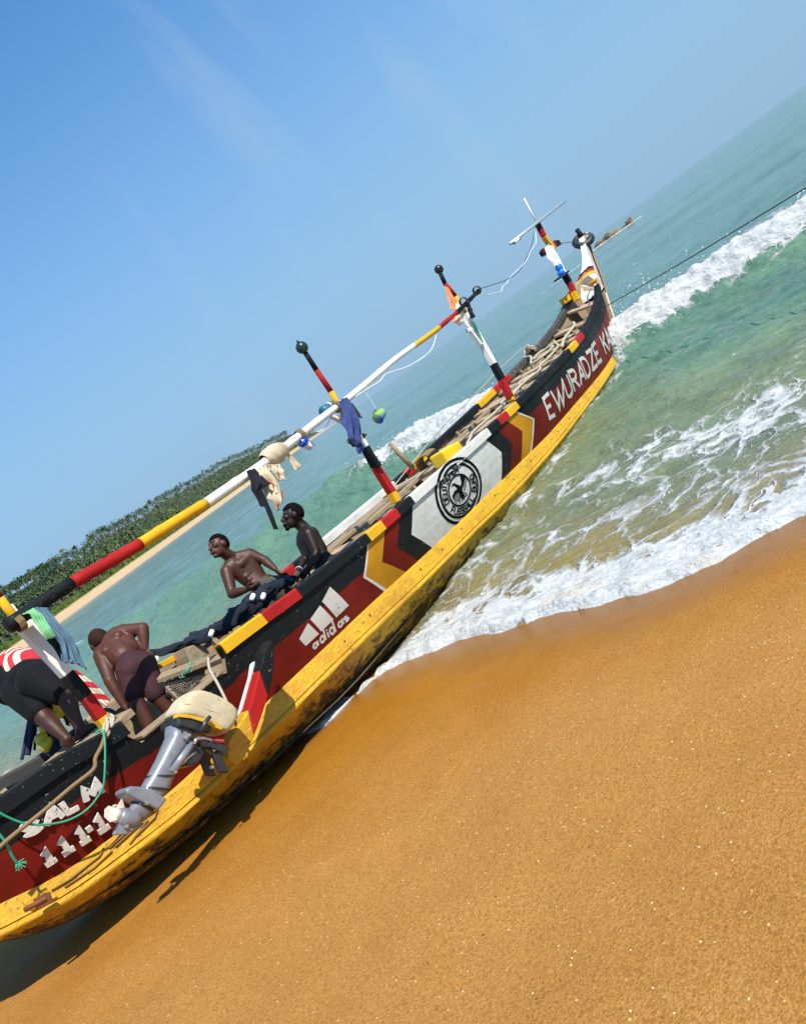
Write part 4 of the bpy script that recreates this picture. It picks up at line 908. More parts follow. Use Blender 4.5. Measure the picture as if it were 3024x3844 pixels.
# ------------------------------------------------------------------ gear on and about the canoe
def rope_m(name, col, dark, twist=60):
    t = NT(name); w = t.n('ShaderNodeTexWave', {'Vector': t.co((1,1,1), (.6,.5,.4)), 'Scale': twist, 'Distortion': 2.}).outputs['Fac']
    t.bump(w, .6, .004); return t.fin(t.mix(w, dark, col), .85)
M_rope_pale = rope_m('pale_rope', (.62,.56,.42), (.34,.29,.2)); M_rope_brown = rope_m('brown_rope', (.34,.23,.10), (.16,.10,.045)); M_rope_green = plain('green_twine', (.02,.30,.17), .6)
M_rope_dark = plain('dark_tow_rope', (.045,.045,.05), .7); M_wire = plain('white_wire', (.72,.74,.76), .45); M_rope_blue = plain('blue_rope', (.008,.018,.05), .8, .3); M_blue = plain('blue_plastic', (.008,.05,.42), .35)
def rope(name, label, pts, r, mat, n=6, seg=6, cat='rope'):
    mb = MB(); q = spline(pts, seg); mb.tube(q, r, n); return tag(mb.build(name, mat, base=tuple(q[0]), smooth=True), label, cat)
def pillow(outline, yc, half, mb=None, m=0, rim=.75, prof=None):
    """closed outline in the canoe's long plane, swelled to both sides of y = yc"""
    mb = mb or MB(); c = Vector((sum(p[0] for p in outline)/len(outline), 0, sum(p[2] for p in outline)/len(outline)))
    prof = prof or ((-1,.72),(-.95,.88),(-.8,.97),(-.4,1),(.4,1),(.8,.97),(.95,.88),(1,.72))
    rs = [[(c.x+(p[0]-c.x)*k, yc+half*s, c.z+(p[2]-c.z)*k) for p in outline] for s, k in prof]
    return mb.rings(rs, m)
def slab(outline, y0, y1, mb=None, m=0):
    mb = mb or MB(); return mb.rings([[(p[0],y0,p[2]) for p in outline], [(p[0],y1,p[2]) for p in outline]], m)
def resample(pts, n):
    pts = [V(p) for p in pts]; L = [0]
    for a, b in zip(pts, pts[1:]): L.append(L[-1]+(b-a).length)
    out = []
    for i in range(n):
        d = L[-1]*i/(n-1); k = min(len(pts)-2, max(j for j in range(len(L)) if L[j] <= d+1e-9)); t = (d-L[k])/max(1e-9, L[k+1]-L[k]); out.append(pts[k].lerp(pts[k+1], min(1,t)))
    return out
def drape(left, right, mb=None, m=0, rows=22, cols=18, amp=.025, folds=3.2, ph=0., curl=0., y_in=0.):
    """hanging cloth between two edge lines, with folds that deepen downwards"""
    mb = mb or MB(); Lp = resample(left, rows); Rp = resample(right, rows); g = []
    for i in range(rows):
        t = i/(rows-1); row = []
        for j in range(cols):
            s = j/(cols-1); p = Lp[i].lerp(Rp[i], s); w = (Rp[i]-Lp[i]).length
            a = amp*(.35+.65*min(1,t*2))*min(1., w/.12)
            y = a*.55*math.sin(folds*2*math.pi*s+ph+1.3*t+2.2*mnoise.noise(Vector((t*2.5, s*2, ph)))) + a*1.5*mnoise.noise(Vector((s*3.2+ph, t*3.0, ph))) + y_in*math.sin(math.pi*s)
            row.append((p.x+.006*mnoise.noise(Vector((s*9, t*9, ph+4))), p.y+y, p.z+.008*mnoise.noise(Vector((s*6, t*8, ph+9)))))
        g.append(row)
    o = len(mb.v)
    for r_ in g: mb.v += r_
    for i in range(rows-1):
        for j in range(cols-1): mb.f.append((o+i*cols+j, o+i*cols+j+1, o+(i+1)*cols+j+1, o+(i+1)*cols+j)); mb.m.append(m)
    return mb
def cloth(name, label, mb, mats, cat='clothing', th=.006, parent=None):
    o = mb.build(name, mats, parent, base=None if parent else tuple(mb.v[0]), smooth=True)
    md = o.modifiers.new('thick', 'SOLIDIFY'); md.thickness = th; md.offset = 0
    md = o.modifiers.new('sub', 'SUBSURF'); md.levels = 1; md.render_levels = 1
    if label and parent is None: tag(o, label, cat)
    return o

def capsule(mb, p, q, r0, r1, n=14):
    p = V(p); q = V(q); d = q-p; L = d.length
    if L < 1e-5: return mb.ball(p, r0, 12, 10)
    d /= L; s = d.orthogonal().normalized(); w = d.cross(s); rs = []
    for k in range(1, 5): a = math.pi/2*k/5; rs.append((p-d*r0*math.cos(a), r0*math.sin(a)))
    rs.append((p, r0)); rs.append((q, r1))
    for k in range(4, 0, -1): a = math.pi/2*k/5; rs.append((q+d*r1*math.cos(a), r1*math.sin(a)))
    return mb.rings([[c+(s*math.cos(t)+w*math.sin(t))*r for t in [2*math.pi*j/n for j in range(n)]] for c, r in rs])
def ellip(mb, c, ax, r, n=14, m_=10):
    c = V(c); rs = []
    for i in range(1, m_):
        a = math.pi*i/m_; rs.append([c+ax[0]*r[0]*math.sin(a)*math.cos(t)+ax[1]*r[1]*math.sin(a)*math.sin(t)-ax[2]*r[2]*math.cos(a) for t in [2*math.pi*j/n for j in range(n)]])
    return mb.rings(rs)
def fuse(name, mb, mats, parent, voxel=.010, smooth=6, label=None):
    """melt overlapping volumes into one continuous skin"""
    b = parent['_b'] if parent is not None else tuple(mb.v[0])
    me = mb.mesh(name, mats, b); bm = bmesh.new(); bm.from_mesh(me); bmesh.ops.recalc_face_normals(bm, faces=bm.faces); bm.to_mesh(me); bm.free()
    o = bpy.data.objects.new(name, me); COL.objects.link(o)
    md = o.modifiers.new('r', 'REMESH'); md.mode = 'VOXEL'; md.voxel_size = voxel; md.use_smooth_shade = True
    md = o.modifiers.new('s', 'SMOOTH'); md.iterations = smooth; md.factor = .5
    dg = bpy.context.evaluated_depsgraph_get(); new = bpy.data.meshes.new_from_object(o.evaluated_get(dg)); o.modifiers.clear(); o.data = new
    if not new.materials: new.materials.append(mats if not isinstance(mats, list) else mats[0])
    new.polygons.foreach_set('use_smooth', [True]*len(new.polygons))
    if parent is not None: o.parent = parent; o['_b'] = b
    return o

# --- long banded bamboo pole lashed along the masts
PY = -.75
pole_pts = [((0.369, -0.75, 2.15), (0.882, -0.75, 2.142), M_blk), ((0.882, -0.75, 2.142), (1.482, -0.75, 2.096), M_red2), ((1.482, -0.75, 2.096), (2.164, -0.75, 2.059), M_yel2), ((2.164, -0.75, 2.059), (5.825, -0.75, 2.164), M_pole_w),
            ((5.825, -0.75, 2.164), (6.503, -0.75, 2.185), M_yel2), ((6.503, -0.75, 2.185), (7.037, -0.75, 2.218), M_red2), ((7.037, -0.75, 2.218), (7.831, -0.75, 2.323), M_blk)]
pole = thing('bamboo_pole', 'long bamboo pole banded black, red, yellow and white lashed across the masts', 'pole', pole_pts[0][0])
tot = sum((V(b)-V(a)).length for a, b, m in pole_pts); done = 0; nd = random.Random(5)
for a, b, m in pole_pts:
    L = (V(b)-V(a)).length; n = max(3, int(L/.06)); pts = []; rs = []
    for i in range(n+1):
        t = i/n; s = (done+L*t)/tot; r = .047-.021*s; d = (done+L*t) % .42
        if d < .06: r *= 1.10
        p = V(a).lerp(V(b), t); p.z += .014*math.sin(s*11)+.006*math.sin(s*29+1); p.y += .012*math.sin(s*15); pts.append(p); rs.append(r)
    mb = MB(); mb.tube(pts, rs, 14); mb.build('pole_section', m, pole, smooth=True); done += L
for q in ((0.436, -0.75, 2.132), (4.15, -0.75, 2.105), (7.334, -0.75, 2.287), (7.788, -0.75, 2.314), (3.49, -0.75, 2.087)):
    mb = MB(); p = V(q)
    for k in range(4): mb.tube([p+Vector((math.sin(.8)*.0+.012*k-.02, .055*math.cos(t), .055*math.sin(t))) for t in [i*math.pi/5 for i in range(11)]], .006, 5)
    mb.build('lashing', M_rope_brown if q[0] < 6 else M_rope_dark, pole)

# --- clothes hung on the pole
mj = clothm('faded_denim', (.085,.15,.22), .35); mg = clothm('green_towel', (.16,.42,.20), .25); mgb = clothm('dark_green_cloth', (.012,.035,.028), .3)
mb = MB()
drape([(0.553, -0.8, 2.162), (0.524, -0.83, 2.018), (0.518, -0.84, 1.891), (0.465, -0.84, 1.747), (0.505, -0.84, 1.766)], [(0.617, -0.8, 2.11), (0.596, -0.83, 1.983), (0.6, -0.84, 1.899), (0.598, -0.84, 1.817), (0.544, -0.84, 1.63)], mb, rows=28, amp=.022)
drape([(0.576, -0.8, 1.957), (0.512, -0.8, 1.844), (0.471, -0.8, 1.786)], [(0.594, -0.8, 1.892), (0.539, -0.8, 1.823), (0.473, -0.8, 1.746)], mb, rows=12, cols=8, amp=.012, ph=2)
cloth('denim_trousers', 'faded blue denim trousers hung over the black end of the pole', mb, mj)
mb = MB()
drape([(0.461, -0.8, 2.166), (0.477, -0.86, 2.143), (0.462, -0.88, 2.059), (0.445, -0.88, 1.953)], [(0.55, -0.8, 2.158), (0.539, -0.86, 2.085), (0.511, -0.88, 1.998), (0.503, -0.88, 1.927)], mb, rows=20, amp=.02, ph=1)
cloth('green_towel', 'pale green towel hung beside the denim trousers', mb, mg)
mb = MB()
drape([(0.487, -0.78, 1.95), (0.49, -0.78, 1.868), (0.473, -0.78, 1.777), (0.495, -0.78, 1.798)], [(0.547, -0.78, 1.924), (0.544, -0.78, 1.858), (0.535, -0.78, 1.767), (0.533, -0.78, 1.725)], mb, rows=16, amp=.02, ph=3)
cloth('dark_shirt', 'dark green shirt bunched below the pale green towel', mb, mgb)
mbe = clothm('beige_cotton', (.50,.42,.29), .25); mrd = clothm('red_trim', (.42,.03,.05), .2); mbk = clothm('black_cotton', (.010,.011,.016), .4)
mb = MB()   # wrapped part round the pole, then hanging panels and a loose sleeve
w0, w1 = V((2.936, -0.75, 2.082)), V((3.23, -0.75, 2.072)); rs = []
for i in range(15):
    t = i/14; c = w0.lerp(w1, t); r = .058+.035*math.sin(math.pi*min(1, t*1.05))**.7; rs.append([c+Vector((.01*mnoise.noise(Vector((i,k,0))), -(r+.008*math.sin(k*2+i*1.7))*math.cos(k*2*math.pi/16), (r+.010*math.sin(k*3+i))*math.sin(k*2*math.pi/16))) for k in range(16)])
mb.rings(rs, 0, False)
drape([(2.892, -0.8, 2.047), (2.879, -0.82, 1.945), (2.868, -0.82, 1.898)], [(3.026, -0.8, 1.982), (2.964, -0.82, 1.912), (2.934, -0.82, 1.838)], mb, rows=16, amp=.03, ph=2)
drape([(3.193, -0.77, 2.04), (3.161, -0.78, 1.948), (3.14, -0.78, 1.853)], [(3.21, -0.77, 2.038), (3.227, -0.78, 1.948), (3.241, -0.78, 1.844)], mb, rows=14, cols=10, amp=.012, ph=4)
cloth('beige_shirt', 'beige shirt wrapped and knotted round the white part of the pole', mb, mbe)
mb = MB()
drape([(2.782, -0.76, 2.099), (2.727, -0.84, 2.004), (2.716, -0.85, 1.915), (2.637, -0.85, 1.835), (2.622, -0.85, 1.681)], [(2.925, -0.76, 2.079), (2.855, -0.84, 1.975), (2.844, -0.85, 1.857), (2.761, -0.85, 1.731), (2.668, -0.85, 1.674)], mb, rows=30, cols=20, amp=.04, folds=3, ph=1)
o = cloth('beige_trousers', 'beige trousers with red trim draped over the pole beside black clothing', mb, mbe)
mb = MB(); drape([(2.7, -0.9, 1.935), (2.732, -0.9, 1.889)], [(2.706, -0.9, 1.906), (2.747, -0.9, 1.838)], mb, rows=8, cols=6, amp=.01); cloth('red_trim', None, mb, mrd, parent=o)
mb = MB(); drape([(2.784, -0.87, 1.808), (2.738, -0.87, 1.735)], [(2.79, -0.87, 1.791), (2.753, -0.87, 1.724)], mb, rows=8, cols=4, amp=.005); cloth('red_trim', None, mb, mrd, parent=o)
for ob in o.children: ob.data.transform(Matrix.Translation((0,0,0)))
mb = MB()
drape([(2.676, -0.8, 2.1), (2.594, -0.86, 2.016), (2.53, -0.87, 1.951), (2.499, -0.87, 1.796)], [(2.758, -0.8, 2.079), (2.719, -0.88, 1.892), (2.608, -0.88, 1.902), (2.527, -0.87, 1.773)], mb, rows=26, cols=16, amp=.02, ph=2)
drape([(2.573, -0.88, 1.935), (2.532, -0.88, 1.791), (2.455, -0.88, 1.577)], [(2.614, -0.88, 1.899), (2.576, -0.88, 1.766), (2.497, -0.88, 1.555)], mb, rows=22, cols=10, amp=.014, ph=5)
cloth('black_leggings', 'black leggings hanging by one leg from the white pole', mb, mbk)
# blue shirt hung on the middle mast
mbl = clothm('navy_cotton', (.035,.055,.16), .35); mbd = clothm('dark_lining', (.03,.022,.022), .3)
mb = MB()
drape([(4.162, -0.8, 2.145), (4.08, -0.84, 2.06), (3.961, -0.85, 1.957), (3.938, -0.85, 1.865), (3.91, -0.85, 1.798), (3.927, -0.85, 1.702)], [(4.296, -0.8, 2.126), (4.245, -0.84, 2.037), (4.184, -0.85, 1.91), (4.099, -0.85, 1.772), (4.06, -0.85, 1.716), (4, -0.85, 1.694)], mb, rows=30, cols=18, amp=.03, folds=2.5, y_in=-.03)
drape([(3.936, -0.84, 1.699), (3.893, -0.84, 1.65), (3.892, -0.84, 1.614)], [(4.02, -0.84, 1.697), (4.024, -0.84, 1.643), (3.941, -0.84, 1.611)], mb, rows=10, cols=8, amp=.015, ph=2)
sh = cloth('navy_shirt', 'navy blue shirt hanging from the middle mast', mb, mbl)
mb = MB(); drape([(4.305, -0.79, 2.06), (4.263, -0.79, 1.905)], [(4.323, -0.79, 2.044), (4.315, -0.79, 1.861)], mb, rows=12, cols=8, amp=.01)
cloth('shirt_lining', None, mb, mbd, parent=sh)
mb = MB(); drape([(3.992, -0.8, 1.835), (3.921, -0.8, 1.767), (3.928, -0.8, 1.701)], [(4.081, -0.8, 1.807), (4.016, -0.8, 1.749), (3.972, -0.8, 1.689)], mb, rows=10, cols=8, amp=.03, ph=1); drape([(4.151, -0.8, 1.765), (4.122, -0.8, 1.707)], [(4.218, -0.8, 1.713), (4.127, -0.8, 1.701)], mb, rows=8, cols=6, amp=.02, ph=6)
cloth('black_plastic_rag', 'torn black plastic rag tied behind the navy shirt', mb, plain('black_plastic', (.012,.012,.013), .25), cat='rag')
# rags on the forward mast
mb = MB(); drape([(7.313, -0.66, 2.59), (7.128, -0.68, 2.344), (7.086, -0.68, 2.301)], [(7.372, -0.66, 2.55), (7.308, -0.68, 2.355), (7.185, -0.68, 2.246)], mb, rows=14, cols=8, amp=.015)
cloth('orange_rag', 'faded orange rag tied to the forward mast', mb, clothm('orange_cloth', (.75,.24,.10), .2), cat='rag')
mb = MB(); drape([(7.27, -0.68, 2.332), (7.123, -0.7, 2.22), (7.122, -0.7, 2.093), (7.174, -0.7, 1.974)], [(7.337, -0.68, 2.324), (7.271, -0.7, 2.204), (7.228, -0.7, 2.077), (7.213, -0.7, 1.982)], mb, rows=18, cols=8, amp=.015)
cloth('white_rag', 'white rag hanging down the forward mast', mb, clothm('white_cloth', (.72,.70,.68), .15), cat='rag')
mb = MB(); drape([(7.454, -0.62, 2.025), (7.443, -0.62, 1.919), (7.331, -0.62, 1.719)], [(7.514, -0.62, 2.004), (7.466, -0.62, 1.882), (7.407, -0.62, 1.72)], mb, rows=16, cols=6, amp=.012)
cloth('green_rag', 'narrow green rag tied down the forward mast', mb, clothm('green_cloth', (.04,.27,.14), .2), cat='rag')
mb = MB()
for k in range(9):
    p = V((7.377, -0.7, 2.24)); a = nd.uniform(0, 6.28); mb.tube(spline([p+Vector((.05*math.cos(a), -.04, .05*math.sin(a))), p+Vector((-.03*math.cos(a*2), -.07, .02)), p+Vector((.06*math.sin(a), -.05, -.06-.10*nd.random()))], 5), .013, 6)
mb.tube([(7.433, -0.7, 2.186), (7.398, -0.7, 2.053)], [.02,.035], 7)
tag(mb.build('lashing_bundle', plain('black_rubber_strip', (.014,.014,.015), .4), base=(7.377, -0.7, 2.24), smooth=True), 'black rubber lashing bundled where the pole meets the forward mast', 'lashing')

# --- lamps and pot hanging from the pole
def lantern(name, label, top, h, r, cap_m, glass_m, tilt):
    t = thing(name, label, 'lantern', top); ax_ = Vector((math.sin(tilt), 0, -math.cos(tilt))); p = V(top)
    mb = MB(); mb.tube([p, p+ax_*h*.12, p+ax_*h*.18, p+ax_*h*.36], [r*.4, r*.75, r*1.35, r*1.2], 8); mb.build('cap', cap_m, t)
    mb = MB(); mb.tube([p+ax_*h*.36, p+ax_*h*.96, p+ax_*h], [r*.95, r*.72, r*.5], 8); mb.build('globe', glass_m, t, smooth=True)
    for k in range(4):
        a = k*math.pi/2+.6; o_ = Vector((math.cos(a), math.sin(a), 0)); mb = MB(); mb.tube([p+ax_*h*.36+o_*r*1.05, p+ax_*h*.98+o_*r*.78], .004, 5); mb.build('bar', cap_m, t)
    return t
M_glob = plain('frosted_globe', (.72,.74,.80), .3); M_peach = plain('peach_plastic', (.80,.38,.18), .4)
lantern('blue_lantern', 'small blue capped lantern hanging from the white part of the pole', (3.45, -0.76, 2.049), .135, .045, M_blue, M_glob, .45)
lantern('peach_lantern', 'small peach coloured lantern hanging beside the forward mast', (6.867, -0.8, 2.186), .125, .05, M_peach, M_glob, .3)
mb = MB(); c0, c1 = V((4.092, -0.6, 2.148)), V((4.299, -0.6, 2.139)); d_ = (c1-c0).normalized()
fl2 = thing('work_lamp', 'blue and white work lamp lashed behind the pole at the middle mast', 'lamp', tuple(c0))
mb.tube([c0, c0+d_*.02, c0+d_*.10], [.050,.060,.060], 14); mb.build('shade', plain('lamp_teal', (.02,.14,.19), .4, .4), fl2, smooth=True)
mb = MB(); mb.tube([c0+d_*.10, c0+d_*.24], [.061,.056], 14); mb.build('body', M_pole_w, fl2, smooth=True)
mb = MB(); mb.beam((4.166, -0.6, 2.06), (4.251, -0.6, 1.951), .05, .03); mb.build('arm', M_pole_w, fl2, bevel=.004)
pot = thing('cooking_pot', 'small blue and lime enamel pot dangling on a string from the pole', 'pot', (4.535, -0.76, 1.777))
tp = NT('pot_enamel'); sg = tp.n('ShaderNodeSeparateXYZ', {0: tp.co()}); 
cpt = tp.mix(tp.rng(tp.math('ADD', sg.outputs['Z'], tp.math('MULTIPLY', tp.noise(20,2), .03)), -.02, .06), (.01,.12,.60), (.30,.52,.02)); M_pot = tp.fin(cpt, .25)
ra, rb, ct = V((4.524, -0.76, 1.833)), V((4.547, -0.76, 1.713)), V((4.682, -0.76, 1.787)); cm = (ra+rb)/2; R_ = (rb-ra).length/2; axp = Vector((rb.z-ra.z, 0, -(rb.x-ra.x))).normalized(); axp = axp if axp.dot(ct-cm) > 0 else -axp; hp = (ct-cm).dot(axp)
mb = MB(); mb.tube([cm, cm+axp*.006, cm+axp*.008, cm+axp*hp*.6, cm+axp*hp*.92, cm+axp*hp], [R_*.95,R_*1.05,R_*.93,R_*.86,R_*.72,R_*.45], 18); mb.build('bowl', M_pot, pot, smooth=True)
mb = MB(); mb.tube([(4.524, -0.76, 1.833), (4.534, -0.76, 1.848), (4.608, -0.76, 1.857)], .006, 6); mb.build('handle', plain('pot_handle', (.01,.05,.16), .4), pot)
mb = MB(); mb.tube([(4.608, -0.76, 1.857), (4.633, -0.755, 1.977), (4.638, -0.75, 2.075)], .0022, 4); mb.build('string', M_wire, pot)

# --- wires and ropes
rope('white_wire', 'white cable looping under the pole between the middle and forward masts', [(3.629, -0.74, 2.087), (3.653, -0.74, 2.051), (3.748, -0.74, 2.012), (3.897, -0.72, 2.019), (4.031, -0.7, 2.062)], .005, M_wire, cat='cable')
rope('white_wire', 'white cable clipped along the underside of the pole towards the bow', [(4.453, -0.76, 2.086), (4.671, -0.76, 2.083), (4.916, -0.76, 2.072), (5.065, -0.76, 2.097), (5.22, -0.76, 2.077), (5.556, -0.76, 2.023), (6.044, -0.76, 2.023), (6.352, -0.76, 2.139)], .006, M_wire, cat='cable')
rope('stay_line', 'dark line stretched from the pole end towards the bow mast', [(7.863, -0.75, 2.313), (8.61, -0.6, 2.261), (9.372, -0.45, 2.221), (10.264, -0.25, 2.251), (11.407, -0.1, 2.472), (12.355, 0, 2.785)], .005, M_rope_blue, cat='line')
rope('white_wire', 'wavy white cable hanging between the pole end and the aerial', [(7.736, -0.75, 2.287), (7.991, -0.7, 2.23), (8.136, -0.66, 2.19), (8.372, -0.62, 2.167), (8.696, -0.56, 2.126), (8.91, -0.52, 2.172), (9.162, -0.48, 2.181), (9.365, -0.45, 2.217), (9.759, -0.35, 2.247), (10.195, -0.3, 2.273), (10.765, -0.2, 2.32), (11.212, -0.15, 2.415), (11.735, -0.08, 2.494), (12.124, -0.02, 2.689), (12.378, 0, 2.799)], .006, M_wire, cat='cable')
rope('tow_rope', 'taut dark tow rope running from the bow out over the waves', [(10.9, -0.376, 0.974), (11.5, -0.34, 0.926), ((9.205, -2.696, 1.05)), ((7.684, -4.529, 1.15)), ((6.998, -4.932, 1.2))], .008, M_rope_dark, cat='rope')
rope('stay_line', 'thin blue line tied from the bow mast to the tyre', [(12.739, -0.01, 2.257), (13.268, 0, 2.157)], .006, M_rope_blue, cat='line')
rope('hand_line', 'pale thin line running along the far rail', [(5.819, 0.7, 0.903), (7.049, 0.8, 1.004), (7.801, 0.8, 1.055), (8.905, 0.78, 1.089), (9.693, 0.74, 1.135), (10.509, 0.6, 1.165)], .008, M_rope_pale, cat='line')
rp_ = [([(9.3,.05,.80),(9.0,.12,.82),(8.5,-.05,.84),(8.2,-.20,.86),(7.8,-.15,.85),(7.4,-.30,.86),(7.0,-.35,.87),(6.6,-.30,.86),(6.2,-.42,.87),(5.9,-.5,.86)], 'pale rope running along the thwarts forward of the forward mast'),
       ([(10.9,.2,.92),(10.5,.05,.91),(10.1,-.1,.88),(9.6,-.2,.86),(9.2,-.18,.86),(8.8,-.28,.85),(8.3,-.3,.87),(7.7,-.36,.86),(7.2,-.42,.88)], 'pale rope lying down the middle of the forward thwarts'),
       ([(10.3,.55,1.02),(10.2,.45,.97),(10.0,.35,.93),(9.8,.2,.90),(9.9,.05,.90),(10.2,.0,.92),(10.35,.15,.93),(10.2,.3,.94),(9.95,.3,.93)], 'looped pale rope hanging over the far rail near the bow'),
       ([(11.3,-.05,.98),(11.0,-.12,.95),(10.6,-.2,.92),(10.2,-.25,.90),(9.7,-.35,.88)], 'thick pale rope beside the near bow rail')]
for k, (pts, lb) in enumerate(rp_):
    rope('mooring_rope', lb, [(p[0], p[1]+.05*math.sin(i*2+k), p[2]+.02) for i, p in enumerate(pts)], .020 if k < 3 else .026, M_rope_pale)
mb = MB(); c = V((10.45, .50, 1.05))
for k in range(7):
    a = k*.9; mb.tube([c+Vector((.12*math.cos(t+a)*(.7+.1*k), .10*math.sin(t)*(.8), .05*math.sin(t*2+k)+.01*k)) for t in [i*2*math.pi/12 for i in range(13)]], .016, 6)
tag(mb.build('rope_coil', M_rope_pale, base=tuple(c), smooth=True), 'tangled coil of pale rope over the far rail', 'rope')
mb = MB(); c = V((5.95, .12, .93))
for k in range(5): mb.tube([c+Vector((.04*k-.08+.02*math.sin(t*2), -.12*math.cos(t)*1.2, .13*math.sin(t)-.02)) for t in [i*math.pi/8 for i in range(-1,10)]], .017, 6)
tag(mb.build('rope_coil', M_rope_brown, base=tuple(c), smooth=True), 'coil of brown rope hung over the plank beside the yellow jerrycan', 'rope')
rope('stern_rope', 'worn brown rope slanting down the black stern side', [(-0.492, -0.8, 1.162), (-0.39, -0.8, 1.162), (-0.178, -0.82, 1.148), (0.018, -0.83, 1.141), (0.178, -0.84, 1.13), (0.232, -0.84, 1.174), (0.319, -0.83, 1.206), (0.395, -0.8, 1.245)], .014, M_rope_brown)
rope('green_line', 'thin green line hanging in a loop down the stern side', [(0.347, -0.8, 1.288), (0.376, -0.83, 1.274), (0.32, -0.86, 1.199), (0.193, -0.86, 1.052), (0.127, -0.85, 0.999), (0.007, -0.84, 0.976), (-0.112, -0.82, 1.006), (-0.222, -0.81, 1.086), (-0.292, -0.8, 1.171), (-0.337, -0.8, 1.269), (-0.353, -0.8, 1.327)], .007, M_rope_green, cat='line')
rope('green_line', 'frayed end of green line dangling at the stern', [(-0.418, -0.79, 1.236), (-0.419, -0.78, 1.153), (-0.432, -0.76, 1.076), (-0.432, -0.74, 1.018)], .008, M_rope_green, cat='line')
mb = MB(); p = V((-0.432, -0.74, 1.018))
for k in range(12): mb.tube([p, p+Vector((nd.uniform(-.03,.04), nd.uniform(-.02,.0), nd.uniform(-.05,.01)))], .003, 4)
tag(mb.build('green_tassel', M_rope_green, base=tuple(p)), 'frayed green knot at the end of the dangling line', 'knot')
mb = MB()
for k in range(6):
    c = V((0.476, -0.7, 1.253)) + Vector((.03*math.sin(k*2.3), .02*math.cos(k*1.7), .010*math.sin(k*2))); mb.tube([c+Vector((.05*math.sin(t+k), .060*math.cos(t+.5*k), .030*math.sin(t*1.+1.1*k))) for t in [i*2*math.pi/10 for i in range(11)]], .011, 6)
tag(mb.build('rope_knot', M_rope_pale, base=(0.476, -0.7, 1.253), smooth=True), 'knot of pale rope tied round the foot of the stern mast', 'rope')
rope('motor_tether', 'pale rope from the yellow rail end down to the motor cover', [(1.292, -0.82, 1.151), (1.186, -0.92, 1.104), (1.117, -1, 1.003), (1.062, -1.05, 0.903), (1.014, -1.08, 0.815), (0.994, -1.08, 0.766)], .011, M_rope_pale)

# --- outboard motor, tilted up on its bracket
Yc = -1.16
om = thing('outboard_motor', 'grey outboard motor with cream canvas cover tilted up on the bracket', 'outboard motor', (0.662, -1.16, 0.715))
tm = NT('grey_motor_metal'); nz = tm.noise(14, 5); tm.bump(tm.noise(90, 3), .12, .002)
M_grey = tm.fin(tm.mix(tm.rng(nz, .35, .7), (.27,.29,.325), (.19,.205,.235)), tm.rng(nz, .3, .7, .30, .45), Metallic=.30)
M_dkgrey = plain('dark_motor_metal', (.055,.06,.068), .38, .2, .6); M_steel = plain('bright_steel', (.62,.64,.66), .28, .1, .9); M_cream = plain('cream_propeller', (.74,.70,.58), .35)
tcv = NT('cream_canvas'); n1 = tcv.noise(5, 5); n2 = tcv.noise(16, 4); tcv.bump(tcv.math('ADD', n1, tcv.math('MULTIPLY', tcv.noise(150, 2), .15)), .6, .02)
M_canvas = tcv.fin(tcv.mix(tcv.rng(n2, .55, .75, 0, .6), tcv.mix(tcv.rng(n1, .3, .7), (.56,.49,.33), (.45,.38,.24)), (.25,.20,.12)), .9)
cov = [(0.604, -1.16, 1.103), (0.641, -1.16, 1.12), (0.724, -1.16, 1.141), (0.803, -1.16, 1.142), (0.861, -1.16, 1.097), (0.912, -1.16, 1.008), (0.951, -1.16, 0.917), (0.969, -1.16, 0.84), (0.94, -1.16, 0.797), (0.873, -1.16, 0.778), (0.798, -1.16, 0.772), (0.779, -1.16, 0.823), (0.754, -1.16, 0.88), (0.729, -1.16, 0.936), (0.677, -1.16, 1.023)]
mb = pillow(cov, Yc, .135)
for i, v in enumerate(mb.v): k = .012*mnoise.noise(V(v)*9); mb.v[i] = (v[0]+k, v[1]+k, v[2]+.012*mnoise.noise(V(v)*7+Vector((5,0,0))))
co_ = mb.build('canvas_cover', M_canvas, om, smooth=True); md = co_.modifiers.new('s', 'SUBSURF'); md.levels = 1; md.render_levels = 1
hem = [(0.607, -1.16, 1.101), (0.664, -1.16, 1.038), (0.722, -1.16, 0.961), (0.762, -1.16, 0.888), (0.783, -1.16, 0.832), (0.765, -1.16, 0.826), (0.732, -1.16, 0.882), (0.7, -1.16, 0.95), (0.651, -1.16, 1.024), (0.593, -1.16, 1.086)]
pillow(hem, Yc, .136, prof=((-1,.99),(-.9,1),(-.5,1),(-.4,.97))).build('cover_hem', clothm('yellow_hem', (.62,.36,.03), .25), om)
for a, b in (((0.876, -1.16, 1.051), (0.709, -1.16, 0.986)), ((0.678, -1.16, 1.131), (0.9, -1.16, 0.797))):
    mb = MB(); mb.tube([V(a)+Vector((0,-.128,0)), (V(a)+V(b))/2+Vector((0,-.137,0)), V(b)+Vector((0,-.128,0))], .0018, 5); mb.build('cover_seam', M_rope_pale, co_)
low = [(0.593, -1.16, 1.088), (0.651, -1.16, 1.024), (0.701, -1.16, 0.951), (0.736, -1.16, 0.879), (0.702, -1.16, 0.862), (0.647, -1.16, 0.917), (0.605, -1.16, 0.985), (0.561, -1.16, 1.05)]
pillow(low, Yc, .125, prof=((-1,.9),(-.85,1),(.85,1),(1,.9))).build('lower_cowl', M_dkgrey, om, bevel=.006)
rs = []
